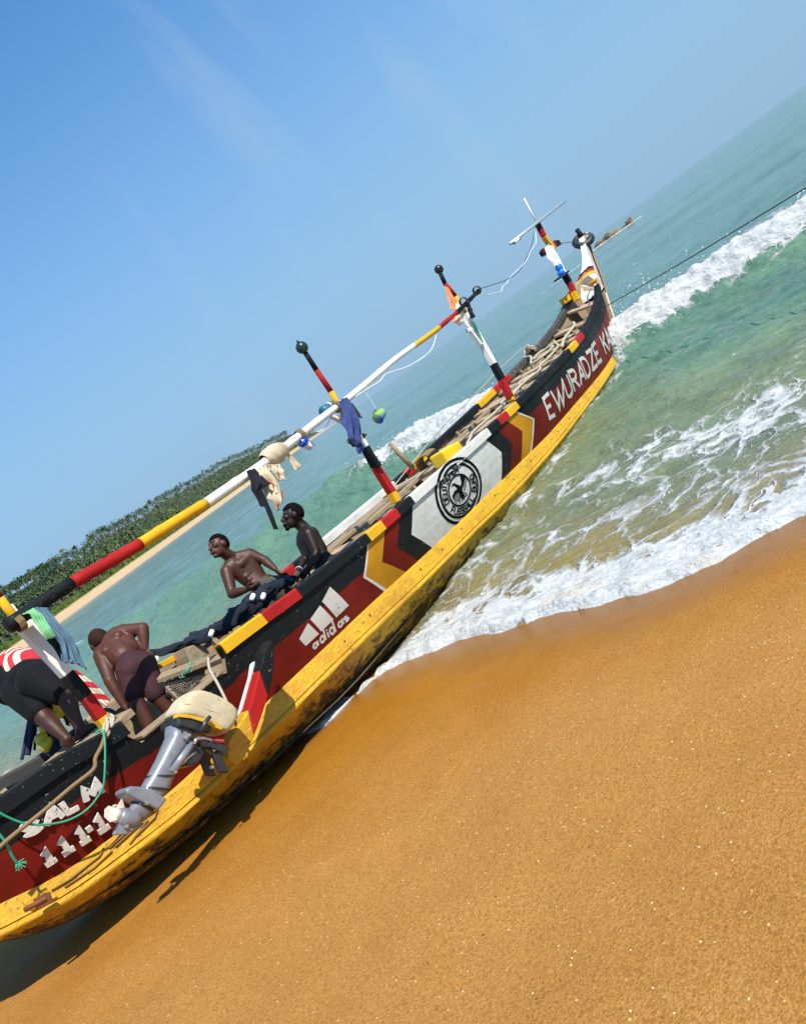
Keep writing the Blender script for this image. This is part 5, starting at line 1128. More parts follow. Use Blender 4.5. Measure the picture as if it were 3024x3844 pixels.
for l, r, d in (((0.567, -1.16, 1.061),(0.649, -1.16, 0.906),.098),((0.52, -1.16, 1.015),(0.594, -1.16, 0.894),.086),((0.461, -1.16, 0.992),(0.53, -1.16, 0.88),.076),((0.382, -1.16, 0.96),(0.457, -1.16, 0.858),.070),((0.267, -1.16, 0.924),(0.392, -1.16, 0.814),.066),((0.199, -1.16, 0.906),(0.313, -1.16, 0.775),.060),((0.11, -1.16, 0.881),(0.153, -1.16, 0.763),.048),((0.05, -1.16, 0.859),(0.102, -1.16, 0.745),.034)):
    l, r = V(l), V(r); c = (l+r)/2; h = (r-l)/2; rs.append([c+h*(abs(math.cos(t))**.7*(1 if math.cos(t) > 0 else -1))+Vector((0, d*(abs(math.sin(t))**.7*(1 if math.sin(t) > 0 else -1)), 0)) for t in [k*2*math.pi/24 for k in range(24)]])
MB().rings(rs).build('leg', M_grey, om, smooth=True)
slab([(0.605, -1.16, 0.923), (0.613, -1.16, 0.899), (0.422, -1.16, 0.859), (0.383, -1.16, 0.89)], Yc-.088, Yc-.05).build('leg_slot', M_dkgrey, om, bevel=.004)
def band(l, r, d, w, mat, name):
    l, r = V(l), V(r); c = (l+r)/2; h = (r-l)/2; n = Vector((h.z, 0, -h.x)).normalized()*w; rr = []
    for s in (-.5,.5): rr.append([c+n*s+h*math.cos(t)+Vector((0, d*math.sin(t), 0)) for t in [k*2*math.pi/24 for k in range(24)]])
    MB().rings(rr).build(name, mat, om)
band((0.264, -1.16, 0.928), (0.391, -1.16, 0.805), .073, .010, M_dkgrey, 'leg_flange'); band((0.192, -1.16, 0.909), (0.313, -1.16, 0.766), .070, .012, M_dkgrey, 'leg_flange'); band((0.103, -1.16, 0.888), (0.156, -1.16, 0.747), .068, .010, M_dkgrey, 'leg_flange')
# anti-ventilation plate, gearcase with skeg (one casting), propeller
cp = [(0.09, -1.16, 0.984), (0.13, -1.16, 0.973), (0.187, -1.16, 0.909), (0.244, -1.16, 0.759), (0.161, -1.16, 0.752), (0.108, -1.16, 0.883), (0.082, -1.16, 0.958)]
slab(cp, Yc-.085, Yc+.085).build('ventilation_plate', M_grey, om, bevel=.014)
g0, g1 = V((0, -1.16, 0.884)), V((0.078, -1.16, 0.758)); mb = MB(); mb.tube([g0.lerp(g1,t_) for t_ in (0,.03,.10,.30,.60,.82,.95,1.02)], [.030,.042,.049,.053,.053,.042,.022,.006], 20); mb.build('gearcase', M_grey, om, smooth=True)
mb = MB()
slab([(-0.021, -1.16, 0.866), (-0.095, -1.16, 0.829), (-0.041, -1.16, 0.777), (0.053, -1.16, 0.74), (0.083, -1.16, 0.756)], Yc-.014, Yc+.014, mb); mb.build('skeg', M_grey, om, bevel=.006)
hubd = (g0-g1).normalized(); mb = MB(); mb.tube([g0-hubd*.005, g0+hubd*.045, g0+hubd*.07], [.040,.034,.018], 14); hub = mb.build('propeller', M_cream, om, smooth=True)
for out, yy in (([(0.006, -1.19, 0.904), (0.006, -1.21, 0.943), (-0.014, -1.22, 0.972), (-0.051, -1.22, 0.978), (-0.085, -1.21, 0.951), (-0.08, -1.2, 0.905), (-0.033, -1.19, 0.879)], -.03), ([(0.02, -1.14, 0.912), (0.038, -1.12, 0.928), (0.095, -1.1, 0.934), (0.059, -1.12, 0.876), (0.021, -1.14, 0.886)], .02)):
    c = Vector((sum(q[0] for q in out)/len(out), 0, sum(q[2] for q in out)/len(out))); mb = MB(); n = len(out); top = []; bot = []
    for q in out: tw_ = (q[0]-c.x)*.55; top.append((q[0], Yc+yy+tw_-.003, q[2])); bot.append((q[0], Yc+yy+tw_+.003, q[2]))
    mb.rings([top, bot]); mb.build('blade', M_cream, hub, base=hub['_b'], bevel=.002)
slab([(0.509, -1.2, 0.887), (0.574, -1.2, 0.879), (0.635, -1.2, 0.857), (0.612, -1.2, 0.783), (0.53, -1.2, 0.77), (0.463, -1.2, 0.812)], Yc-.075, Yc+.075).build('swivel_bracket', M_dkgrey, om, bevel=.012)
slab([(0.617, -1.2, 0.865), (0.668, -1.2, 0.819), (0.697, -1.2, 0.742), (0.675, -1.2, 0.724), (0.643, -1.2, 0.792), (0.604, -1.2, 0.836)], Yc-.12, Yc-.09).build('clamp_arm', M_dkgrey, om, bevel=.006)
# clamp, tilt tube, steering arm, tiller, bolts
slab([(0.693, -1.1, 0.805), (0.74, -1.1, 0.73), (0.753, -1.1, 0.697), (0.682, -1.1, 0.688), (0.646, -1.1, 0.584), (0.601, -1.1, 0.633), (0.641, -1.1, 0.748), (0.63, -1.1, 0.8)], Yc-.09, Yc-.05).build('clamp_bracket', M_dkgrey, om, bevel=.006)
slab([(0.693, -1.1, 0.805), (0.74, -1.1, 0.73), (0.753, -1.1, 0.697), (0.682, -1.1, 0.688), (0.646, -1.1, 0.584), (0.601, -1.1, 0.633), (0.641, -1.1, 0.748), (0.63, -1.1, 0.8)], Yc+.07, Yc+.11).build('clamp_bracket', M_dkgrey, om, bevel=.006)
mb = MB(); mb.tube([(0.577, -1.24, 0.891), (0.383, -1.24, 0.86)], [.026,.028], 12); mb.build('swivel_tube', M_grey, om, smooth=True)
mb = MB(); mb.tube([(0.604, -1.22, 0.829), (0.452, -1.22, 0.849)], [.018,.016], 10); mb.build('tilt_rod', M_steel, om, smooth=True)
mb = MB(); mb.tube(spline([(0.595, -1.25, 0.887), (0.62, -1.25, 0.89), (0.657, -1.25, 0.859), (0.688, -1.25, 0.816), (0.759, -1.22, 0.745)], 5), .014, 10); mb.build('steering_arm', M_steel, om, smooth=True)
mb = MB()
for k in range(4): q = V(lerp((0.688, -1.25, 0.816), (0.759, -1.22, 0.745), .1+.27*k)); mb.tube([q+Vector((.012*math.sin(t*1.0)*0, -.02*math.cos(t), .02*math.sin(t))) for t in [i*math.pi/4 for i in range(9)]], .006, 5)
mb.build('red_binding', plain('red_cord', (.40,.01,.02), .6), om)
mb = MB(); mb.tube([(0.637, -1.32, 0.92), (0.687, -1.33, 0.944), (0.739, -1.33, 0.952)], [.018,.016,.013], 10); mb.build('shift_lever', M_dkgrey, om, smooth=True)
for q in ((0.581, -1.16, 1.022), (0.607, -1.16, 0.969)):
    mb = MB(); p = V(q)+Vector((0,-.094,0)); mb.tube([p+Vector((.012,.0,.03)), p+Vector((-.012,.0,-.03))], [.012,.005], 7); mb.build('cowl_rib', M_dkgrey, om)
for q in ((0.556, -1.27, 0.954), (0.582, -1.27, 0.951), (0.359, -1.28, 0.876), (0.368, -1.27, 0.849), (0.574, -1.26, 0.696), (0.655, -1.26, 0.764), (0.574, -1.28, 0.895), (0.133, -1.245, 0.834), (-0.02, -1.2, 0.815)):
    mb = MB(); p = V(q); mb.tube([p+Vector((0,.02,0)), p+Vector((0,-.008,0))], .011, 6); mb.build('bolt', M_steel, om)
# --- bow gear: tyre on the stem, bags on the bow mast
tcx = V((13.82, 0, 2.05)); mb = MB(); rs = []; nrm = Vector((-.42,-.42,.80)).normalized(); e1 = nrm.cross(Vector((0,1,0))).normalized(); e2 = nrm.cross(e1)
for i in range(28):
    a = 2*math.pi*i/28; c = tcx+(e1*math.cos(a)+e2*math.sin(a))*.150; ro = (e1*math.cos(a)+e2*math.sin(a)); rs.append([c+ro*.074*math.cos(t)+nrm*.066*math.sin(t) for t in [2*math.pi*k/12 for k in range(12)]])
rs.append(rs[0]); mb.rings(rs, 0, False)
tt = NT('tyre_rubber'); tn = tt.noise(7, 4); tt.bump(tt.noise(60, 2), .3, .004)
tag(mb.build('tyre', tt.fin(tt.mix(tt.rng(tn, .60, .63), (.012,.014,.015), (.62,.62,.60)), .5), base=tuple(tcx), smooth=True), 'small black tyre splashed with white paint hung on the stem post', 'tyre')
mb = MB(); mb.tube([(13.86,0,2.1),(13.90,.02,2.30)], [.05,.045], 8); mb.build('stem_peg', M_blk, canoe, smooth=True)
mb = MB(); drape([(12.067, -0.02, 2.351), (11.932, -0.03, 2.146), (11.954, -0.03, 1.963)], [(12.354, -0.02, 2.255), (12.289, -0.03, 2.106), (12.083, -0.03, 1.966)], mb, rows=16, cols=12, amp=.03, y_in=-.06)
cloth('white_bag', 'white plastic bag tied to the bow mast', mb, clothm('white_bag', (.78,.77,.76), .12), cat='bag')
mb = MB(); c = V((12.031, -0.05, 1.902)); mb.ball(c, (.07,.07,.085), 12, 9); c2 = V((12.008, -0.05, 1.806)); mb.ball(c2, (.075,.07,.08), 12, 9)
for i, v in enumerate(mb.v): mb.v[i] = tuple(V(v)+Vector((mnoise.noise(V(v)*14), mnoise.noise(V(v)*13+Vector((3,0,0))), mnoise.noise(V(v)*12)))*.025)
tag(mb.build('blue_bag', plain('blue_bag_plastic', (.01,.15,.60), .3, .4), base=tuple(c), smooth=True), 'bright blue plastic bag tied to the bow mast below the white one', 'bag')
rope('blue_rope', 'frayed blue cord hanging inside the near bow rail', [(12.2, -0.276, 1.267), (12.1, -0.205, 1.218), (12.05, -0.171, 1.15), (12, -0.171, 1.06)], .010, plain('cord_blue', (.03,.09,.25), .7), cat='cord')

# --- loose gear on the thwarts
jc = thing('jerrycan', 'yellow plastic jerrycan with red cap lying behind the white rail', 'jerrycan', (5.95,-.28,.86))
M_jy = plain('yellow_plastic', (.80,.52,.01), .35, .08); M_jr = plain('red_plastic', (.55,.02,.02), .35)
a_, b_ = V((5.549, -0.32, 0.95)), V((5.95, -0.32, 0.891)); dd = (b_-a_).normalized(); up_ = Vector((-dd.z, 0, dd.x)); up_ = up_ if up_.z > 0 else -up_; rs = []
for t, k in ((0,.8),(.04,.95),(.5,1),(.96,.95),(1,.8)):
    c = a_.lerp(b_, t)-up_*.02; rs.append([c+up_*.095*k*sx+Vector((0,.12*k*sy,0)) for sx, sy in ((-1,-.8),(-.8,-1),(.8,-1),(1,-.8),(1,.8),(.8,1),(-.8,1),(-1,.8))])
MB().rings(rs).build('can_body', M_jy, jc, smooth=False, bevel=.012)
p = V((5.812, -0.35, 0.947)); mb = MB(); mb.tube([p-up_*.02, p+up_*.03], .032, 12); mb.build('cap', M_jr, jc, smooth=True)
mb = MB(); mb.tube(spline([V((5.594, -0.34, 0.962)), V((5.66, -0.34, 0.973)), V((5.752, -0.34, 0.954)), V((5.74, -0.34, 0.921))], 4), .014, 8); mb.build('grip', M_jy, jc, smooth=True)
mb = MB(); mb.tube([(5.65, 0.15, 0.996), (5.62, 0.15, 1.152), (5.566, 0.15, 1.414)], [.034,.032,.028], 10)
tag(mb.build('wooden_post', M_wood, base=(5.65, 0.15, 0.996), smooth=True), 'short bare wooden post leaning up beside the plank thwart', 'post')
mb = MB(); c = [(1.734, 0.25, 1.199), (1.821, 0.25, 1.163), (1.89, 0.25, 1.101), (1.887, 0.25, 1.017), (1.79, 0.25, 1.03), (1.681, 0.25, 1.047), (1.703, 0.25, 1.13)]; slab(c, .10, .34, mb)
tag(mb.build('wood_block', woodm('log_block', (.48,.38,.24), (.2,.14,.08)), base=c[0], bevel=.01), 'rough sawn wooden block lying on the aft thwart', 'block')
mb = MB(); mb.hexa([(1.62,-.15,1.04),(2.02,-.15,1.03),(2.02,.02,1.03),(1.62,.02,1.04),(1.62,-.15,1.065),(2.02,-.15,1.055),(2.02,.02,1.055),(1.62,.02,1.065)]); 
mb2 = MB(); mb2.beam((1.562, 0.35, 1.196), (1.712, 0.35, 1.162), .10, .05); tag(mb2.build('yellow_board', M_yel2, base=(1.562, 0.35, 1.196), bevel=.006), 'short yellow painted board near the bent man', 'board')
# --- fishing nets
tn_ = NT('navy_net'); f1 = tn_.noise(24, 6, .75, tn_.co((.5,1.6,1.6)), .8); f2 = tn_.noise(60, 4, .7); tn_.bump(tn_.math('ADD', f1, f2), 1., .03)
M_net = tn_.fin(tn_.mix(tn_.rng(f1, .4, .8), (.005,.008,.016), tn_.mix(tn_.rng(tn_.noise(3,3), .45, .6), (.010,.035,.085), (.03,.06,.10))), .85)
def net_bundle(name, label, pts, r, parent=None, seed=1):
    rn = random.Random(seed); q = spline(pts, 8); mb = MB(); rr = r if isinstance(r, list) else [r]*len(pts); rs = []
    R2 = [rr[min(len(rr)-1, i//8)]*(1-(i%8)/8)+rr[min(len(rr)-1, i//8+1)]*((i%8)/8) for i in range(len(q))]
    mb.tube(q, R2, 22, flat=.75)
    for i, v in enumerate(mb.v): n = mnoise.noise(V(v)*11)+.5*mnoise.noise(V(v)*27); mb.v[i] = tuple(V(v)+Vector((0, n, n*.9))*.055)
    root = mb.build(name, M_net, base=tuple(q[0]), smooth=True); tag(root, label, 'net')
    mb = MB()
    for k in range(60):
        o1 = Vector((0, rn.uniform(-1.2,1.2), rn.uniform(-1.1,1.1))); o2 = Vector((0, rn.uniform(-1.2,1.2), rn.uniform(-1.1,1.1))); i0 = rn.randrange(0, len(q)-6); i1 = min(len(q), i0+rn.randrange(6, 26))
        mb.tube([q[i]+(o1*(1-(i-i0)/(i1-i0))+o2*((i-i0)/(i1-i0)))*R2[i]*.75 for i in range(i0, i1)], .0035, 4)
    s = mb.build('strands', plain('net_twine', (.012,.03,.07), .8, .4), root); s['kind'] = 'stuff'
    return root, q
nb1, q1 = net_bundle('fishing_net', 'dark navy fishing net gathered along the boat beneath the two men', [(1.644, 0.45, 1.285), (1.901, 0.4, 1.196), (2.159, 0.3, 1.128), (1.834, 0.15, 1.195), (1.994, 0.05, 1.151), (2.125, -0.15, 1.139), (2.269, -0.25, 1.144), (2.467, -0.25, 1.128), (2.69, -0.2, 1.099), (2.953, -0.1, 1.031)], [.045,.055,.06,.06,.07,.09,.11,.10,.07,.04])
for q in ((2.09, 0.22, 1.129), (1.919, -0.05, 1.161), (2.334, -0.38, 1.147), (2.257, -0.36, 1.201), (1.597, 0.36, 1.248)):
    mb = MB(); p = V(q); mb.tube([p+Vector((-.030,0,-.015)), p+Vector((-.024,0,-.012)), p, p+Vector((.024,0,.012)), p+Vector((.030,0,.015))], [.012,.021,.023,.021,.012], 12)
    mb.build('net_float', plain('white_float', (.78,.77,.73), .5), nb1, smooth=True)
nb2, q2 = net_bundle('fishing_net', 'blue fishing net trailing over the far side at the stern', [(0.493, 0.35, 1.203), (0.632, 0.5, 1.338), (0.692, 0.55, 1.464), (0.735, 0.6, 1.539), (0.807, 0.45, 1.507), (0.844, 0.3, 1.403)], [.06,.08,.10,.10,.09,.05], seed=4)
for lb, pts, r in (('dark blue net rope hanging over the far stern rail, outermost', [(0.707, 0.72, 1.574), (0.659, 0.75, 1.508), (0.555, 0.78, 1.403), (0.44, 0.8, 1.291)], .014), ('thick dark net rope hanging over the far stern rail', [(0.713, 0.72, 1.542), (0.644, 0.75, 1.453), (0.562, 0.78, 1.364), (0.49, 0.8, 1.292)], .030), ('thin blue net rope nearest the bare leg at the stern', [(0.698, 0.7, 1.489), (0.645, 0.74, 1.416), (0.549, 0.78, 1.287)], .011)):
    rope('net_rope', lb, pts, r, M_rope_blue)
rope('blue_rope', 'loop of bright blue rope behind the stern mast', [(0.888, 0.2, 1.248), (0.92, 0.2, 1.237), (0.949, 0.2, 1.206), (0.962, 0.2, 1.171), (0.952, 0.2, 1.151)], .016, rope_m('bright_blue_rope', (.05,.16,.40), (.02,.05,.15)))
M_fl = plain('yellow_float', (.62,.46,.015), .5, .25)
for lb, q, r in (('yellow net float under the black shorts, upper one', (0.656, 0.25, 1.499), .048), ('yellow net float under the black shorts, lower one', (0.659, 0.25, 1.442), .048), ('yellow net float beside the far stern rail, shaded one', (0.523, 0.45, 1.353), .048), ('bright round yellow net float on the far stern rail', (0.516, 0.42, 1.295), .056), ('yellow net float half hidden behind the bare shin', (0.589, 0.45, 1.398), .04)):
    mb = MB(); p = V(q); mb.tube([p+Vector((-.9*r,0,.2*r)), p+Vector((-.7*r,0,.15*r)), p, p+Vector((.7*r,0,-.15*r)), p+Vector((.9*r,0,-.2*r))], [.45*r,.85*r,r,.85*r,.45*r], 14)
    o = mb.build('net_float', M_fl, base=q, smooth=True); tag(o, lb, 'float', 'yellow net floats')
# brown netting stretched over the bulkhead
c0, c1, c2, c3 = V((1.149, -0.35, 1.169)), V((1.407, -0.55, 1.067)), V((1.205, -0.58, 0.958)), V((1.128, -0.45, 1.009)); mb = MB()
def bil(s, t): return (c0*(1-s)+c1*s)*(1-t)+(c3*(1-s)+c2*s)*t + Vector((0,-.02*math.sin(math.pi*s)*math.sin(math.pi*t), 0))
n = 13
for k in range(-n, n*2):
    for sg in (1,-1):
        pts = []
        for i in range(11):
            t = i/10; s = k/n + sg*t*.55
            if 0 <= s <= 1: pts.append(bil(s, t))
        if len(pts) > 1: mb.tube(pts, .003, 4)
tag(mb.build('hung_netting', plain('net_black_twine', (.02,.018,.016), .8), base=tuple(c0)), 'black diamond netting hung over the pale bulkhead board', 'net', kind='stuff')
mb = MB(); mb.hexa([c0+Vector((0,.03,0)), c1+Vector((0,.03,0)), c2+Vector((0,.03,-.05)), c3+Vector((0,.03,-.05)), c0+Vector((0,.06,0)), c1+Vector((0,.06,0)), c2+Vector((0,.06,-.05)), c3+Vector((0,.06,-.05))])
mb.build('bulkhead_board', M_plank, canoe)
mb = MB(); a = V((1.174, -0.3, 1.204)); b = V((1.416, -0.6, 1.1)); mb.beam(tuple(a), tuple(b), .14, .04); mb.build('bulkhead_cap', M_wood, canoe, bevel=.006)
mb = MB()
for k in range(26): p = V((1.283, -0.52, 1.141))+Vector((nd.gauss(0,.05), nd.gauss(0,.02), nd.gauss(0,.012))); mb.tube([p, p+Vector((nd.uniform(-.03,.03), nd.uniform(-.02,.02), nd.uniform(-.02,.03))), p+Vector((nd.uniform(-.03,.03), nd.uniform(-.02,.02), nd.uniform(-.02,.01)))], .004, 4)
tag(mb.build('green_twine', M_rope_green, base=(1.283, -0.52, 1.141)), 'tangle of green twine tied on the bulkhead cap', 'twine')

# ------------------------------------------------------------------ people
def skinm(name, col, rough=.42):
    t = NT(name); nz = t.noise(9, 4); t.bump(t.noise(120, 3), .10, .002)
    return t.fin(t.mix(t.rng(nz, .3, .7), sc3(col, 1.2), sc3(col, .8)), t.rng(nz, .3, .7, rough+.02, rough+.18), Specular_IOR_Level=.36)
M_skin1 = skinm('skin_brown', (.060,.022,.012)); M_skin2 = skinm('skin_dark', (.017,.0075,.005)); M_skin3 = skinm('skin_red_brown', (.078,.026,.015)); M_skin4 = skinm('skin_deep_brown', (.048,.017,.009)); M_scalp = plain('shaved_scalp', (.026,.013,.009), .8, Specular_IOR_Level=.1)
M_hair = plain('black_hair', (.0045,.0045,.0045), .95, .3, scale=90, bumpy=.8, Specular_IOR_Level=.08); M_eye = plain('eye_white', (.30,.26,.22), .4); M_pupil = plain('pupil', (.008,.006,.005), .2); M_lip = plain('lip', (.10,.032,.028), .4)
def head(mb, c, up, fwd, s=1.):
    c = V(c); up = V(up).normalized(); fwd = V(fwd); fwd = (fwd-up*fwd.dot(up)).normalized(); rt = fwd.cross(up); A = (rt, fwd, up)
    ellip(mb, c+up*.022*s-fwd*.006*s, A, (.074*s,.093*s,.092*s)); ellip(mb, c-up*.048*s+fwd*.026*s, A, (.054*s,.060*s,.062*s)); ellip(mb, c-up*.098*s+fwd*.064*s, A, (.026*s,.024*s,.022*s))
    capsule(mb, c+fwd*.088*s+up*.012*s, c+fwd*.104*s-up*.026*s, .010*s, .015*s); capsule(mb, c+fwd*.098*s-up*.030*s+rt*.014*s, c+fwd*.098*s-up*.030*s-rt*.014*s, .011*s, .011*s)
    capsule(mb, c+fwd*.072*s+up*.034*s+rt*.034*s, c+fwd*.072*s+up*.034*s-rt*.034*s, .015*s, .015*s); capsule(mb, c+fwd*.086*s-up*.064*s+rt*.020*s, c+fwd*.086*s-up*.064*s-rt*.020*s, .014*s, .014*s)
    for k in (1,-1):
        ellip(mb, c+rt*k*.074*s-fwd*.012*s+up*.0*s, A, (.012*s,.024*s,.032*s)); ellip(mb, c+rt*k*.040*s+fwd*.066*s-up*.012*s, A, (.022*s,.018*s,.020*s))
    return A
def face(c, A, parent, s=1.):
    rt, fwd, up = A; c = V(c)
    for k in (1,-1):
        mb = MB(); ellip(mb, c+fwd*.0825*s+rt*k*.030*s+up*.008*s, A, (.011*s,.006*s,.0035*s), 10, 8); e = mb.build('eye', M_eye, parent, smooth=True)
        mb = MB(); ellip(mb, c+fwd*.0865*s+rt*k*.030*s+up*.008*s, A, (.005*s,.004*s,.004*s), 8, 6); mb.build('pupil', M_pupil, e, base=e['_b'], smooth=True)
    mb = MB(); capsule(mb, c+fwd*.098*s-up*.060*s+rt*.020*s, c+fwd*.098*s-up*.060*s-rt*.020*s, .006*s, .006*s, 8); capsule(mb, c+fwd*.0975*s-up*.072*s+rt*.016*s, c+fwd*.0975*s-up*.072*s-rt*.016*s, .007*s, .007*s, 8); mb.build('lips', M_lip, parent, smooth=True)
def hair(c, A, parent, s=1., top=1.06, line=.30, beard=False, mat=None):
    rt, fwd, up = A; c = V(c); mb = MB(); o = c+up*.022*s-fwd*.006*s; nu, nv = 30, 22; idx = {}
    def keep(d): f = d.dot(fwd); z = d.dot(up); sd = abs(d.dot(rt)); return z > (line if f > .35 else line*.6 - .85*(.35-f)*.75 if f > -.3 else -.45) - .10*sd*(f < .2)
    for i in range(nv+1):
        a = math.pi*i/nv
        for j in range(nu):
            t = 2*math.pi*j/nu; d = rt*math.sin(a)*math.cos(t)+fwd*math.sin(a)*math.sin(t)+up*math.cos(a); k = top*(1+.02*mnoise.noise(d*9))
            idx[i,j] = (d, o+rt*d.dot(rt)*.074*s*k+fwd*d.dot(fwd)*.093*s*k+up*d.dot(up)*.092*s*(k+.05*max(0, d.dot(up))))
    vi = {}
    for i in range(nv):
        for j in range(nu):
            q = [(i,j),(i+1,j),(i+1,(j+1)%nu),(i,(j+1)%nu)]
            if all(keep(idx[k][0]) for k in q):
                for k in q:
                    if k not in vi: vi[k] = len(mb.v); mb.v.append(tuple(idx[k][1]))
                mb.f.append(tuple(vi[k] for k in q)); mb.m.append(0)
    h = mb.build('hair', mat or M_hair, parent, smooth=True); md = h.modifiers.new('t', 'SOLIDIFY'); md.thickness = .012*s; md.offset = -.6
    if beard: mb = MB(); ellip(mb, c-up*.104*s+fwd*.068*s, A, (.024*s,.022*s,.024*s)); capsule(mb, c-up*.082*s+fwd*.088*s+rt*.018*s, c-up*.082*s+fwd*.088*s-rt*.018*s, .008*s, .008*s, 8); mb.build('beard', M_hair, parent, smooth=True)
def hand(mb, wrist, tip, palm_n, s=1., curl=.5, side=1):
    """palm with four unequal bent fingers and a thumb from the side of the palm"""
    w = V(wrist); d = (V(tip)-w).normalized(); n = V(palm_n); n = (n-d*n.dot(d)).normalized(); x = d.cross(n)*side
    kn = w+d*.085*s
    for k in (-1,-.33,.33,1): capsule(mb, w+d*.012*s+x*.010*k*s, kn+x*.030*k*s, .015*s, .013*s, 10)
    for k, L in ((-1,.062),(-.33,.074),(.33,.078),(1,.068)):
        b = kn+x*.030*k*s; d1 = (d*math.cos(curl*.8)+n*math.sin(curl*.8)); d2 = (d*math.cos(curl*1.9)+n*math.sin(curl*1.9)); m_ = b+d1*L*.5*s; capsule(mb, b, m_, .0105*s, .0098*s, 8); capsule(mb, m_, m_+d2*L*.5*s, .0098*s, .008*s, 8)
    t0 = w+d*.025*s+x*.028*s; t1 = t0+(d*.7+x*.75+n*.35).normalized()*.042*s; capsule(mb, t0, t1, .014*s, .012*s, 8); capsule(mb, t1, t1+(d*.85+x*.15+n*.55).normalized()*.032*s, .012*s, .009*s, 8)
def limb(mb, pts, rs):
    for a, b, r0, r1 in zip(pts, pts[1:], rs, rs[1:]): capsule(mb, a, b, r0, r1)
CAMR = cam_right; TOCAM = -cam_fwd

# --- man facing the camera, hauling the net
p1 = thing('person', 'bare-chested man facing the beach, hauling navy net with both hands', 'person', (2.75,.08,.12))
mb = MB(); hc = V((2.746, 0.246, 1.687)); upv = V((2.797, 0.239, 1.777))-V((2.677, 0.209, 1.579)); fw = TOCAM*.72 + (V((2.681, 0.287, 1.675))-hc).normalized()*.75
A1 = head(mb, hc, upv, fw, 1.02)
nb_ = (2.803, 0.266, 1.513); capsule(mb, hc-upv.normalized()*.04, nb_, .056, .062)
shR, shL, hip = (2.656, 0.267, 1.454), (2.909, 0.165, 1.451), (2.807, 0.146, 1.111)
capsule(mb, shR, nb_, .062, .058); capsule(mb, nb_, shL, .058, .060)
capsule(mb, (2.75, 0.267, 1.452), (2.761, 0.232, 1.273), .094, .072); capsule(mb, (2.876, 0.212, 1.429), (2.847, 0.173, 1.237), .094, .072); capsule(mb, (2.821, 0.257, 1.422), (2.818, 0.184, 1.208), .108, .078)
capsule(mb, (2.807, 0.189, 1.24), hip, .082, .10); capsule(mb, (2.789, 0.161, 1.159), (2.85, 0.133, 1.137), .085, .085)
capsule(mb, (2.742, 0.254, 1.456), (2.78, 0.191, 1.431), .060, .052); capsule(mb, (2.872, 0.173, 1.438), (2.796, 0.189, 1.435), .058, .052)
tu = (V(nb_)-V(hip)).normalized(); tr = (V(shL)-V(shR)); tr = (tr-tu*tr.dot(tu)).normalized(); tf = tr.cross(tu); tf = tf if tf.dot(TOCAM) > 0 else -tf; TA = (tr, tf, tu)
for k, c_ in ((-1, (2.727, 0.227, 1.428)), (1, (2.844, 0.156, 1.425))): ellip(mb, c_, TA, (.078,.028,.052))
for i_ in range(3):
    for k in (-1, 1): ellip(mb, V((2.758, 0.184, 1.391)).lerp(V((2.764, 0.123, 1.207)), .40+.24*i_)+tr*.032*k, TA, (.029,.016,.026))
elR, haR = (2.508, 0.211, 1.269), (2.523, 0.005, 1.236); elL, haL = (2.938, 0.076, 1.331), (2.884, -0.04, 1.212)
limb(mb, [shR, lerp(shR, elR, .45), elR], [.066,.056,.044]); limb(mb, [elR, lerp(elR, haR, .3), haR], [.046,.046,.028]); hand(mb, haR, (2.536, -0.076, 1.209), (2.549, 0.025, 1.179), 1.0, .75); 
limb(mb, [shL, lerp(shL, elL, .45), elL], [.064,.054,.043]); limb(mb, [elL, lerp(elL, haL, .3), haL], [.045,.044,.027]); hand(mb, haL, (2.859, -0.086, 1.151), (2.853, -0.017, 1.16), 1.0, .6, -1)
ft = [(2.86,.02,.13), (2.68,.20,.13)]
for k, f_ in enumerate(ft):
    hp_ = V(hip)+Vector((.07 if k == 0 else -.07, -.05 if k == 0 else .06, -.05)); kn = (hp_+V(f_))/2+Vector((-.02,-.06,.02)); limb(mb, [hp_, lerp(hp_, kn, .5), kn, lerp(kn, f_, .35), V(f_)+Vector((0,0,.06))], [.088,.078,.056,.052,.036]); capsule(mb, V(f_)+Vector((0,.02,.035)), V(f_)+Vector((-.02,-.15,.025)), .036, .026)
fuse('body', mb, M_skin1, p1, .0085, 2); face(hc, A1, p1, 1.02); hair(hc, A1, p1, 1.02)
mb = MB(); capsule(mb, (2.812, 0.143, 1.129), (2.815, 0.129, 1.077), .105, .115); capsule(mb, (2.766, 0.151, 1.134), (2.86, 0.113, 1.097), .095, .095)
for k, f_ in enumerate(ft): hp_ = V(hip)+Vector((.07 if k == 0 else -.07, -.05 if k == 0 else .06, -.05)); capsule(mb, hp_, (hp_+V(f_))/2+Vector((-.02,-.06,.06)), .108, .088)
fuse('shorts', mb, clothm('olive_grey_cotton', (.055,.055,.045), .4), p1, .010, 3)

# --- man in profile, looking down at the net
p2 = thing('person', 'bare-chested bearded man in profile, bending over the net beside the rail', 'person', (3.45,0,.10))
mb = MB(); hc = V((3.588, 0.107, 1.476)); upv = V((3.653, 0.085, 1.573))-V((3.53, 0.104, 1.371)); fw = V((3.496, 0.17, 1.502))-hc; A2 = head(mb, hc, upv, fw, 1.12)
nb_ = (3.612, 0.105, 1.305); capsule(mb, (3.595, 0.117, 1.416), nb_, .060, .066)
sN, sF, hip = (3.526, 0.006, 1.245), (3.662, 0.23, 1.231), (3.494, 0.046, 0.91)
capsule(mb, nb_, sN, .064, .068); capsule(mb, nb_, sF, .062, .062); capsule(mb, (3.578, 0.12, 1.205), (3.532, 0.109, 1.054), .118, .102); capsule(mb, (3.568, 0.174, 1.186), (3.541, 0.181, 1.078), .095, .085); capsule(mb, (3.538, 0.105, 1.064), hip, .100, .112); capsule(mb, (3.608, 0.062, 1.225), (3.561, 0.043, 1.04), .075, .07)
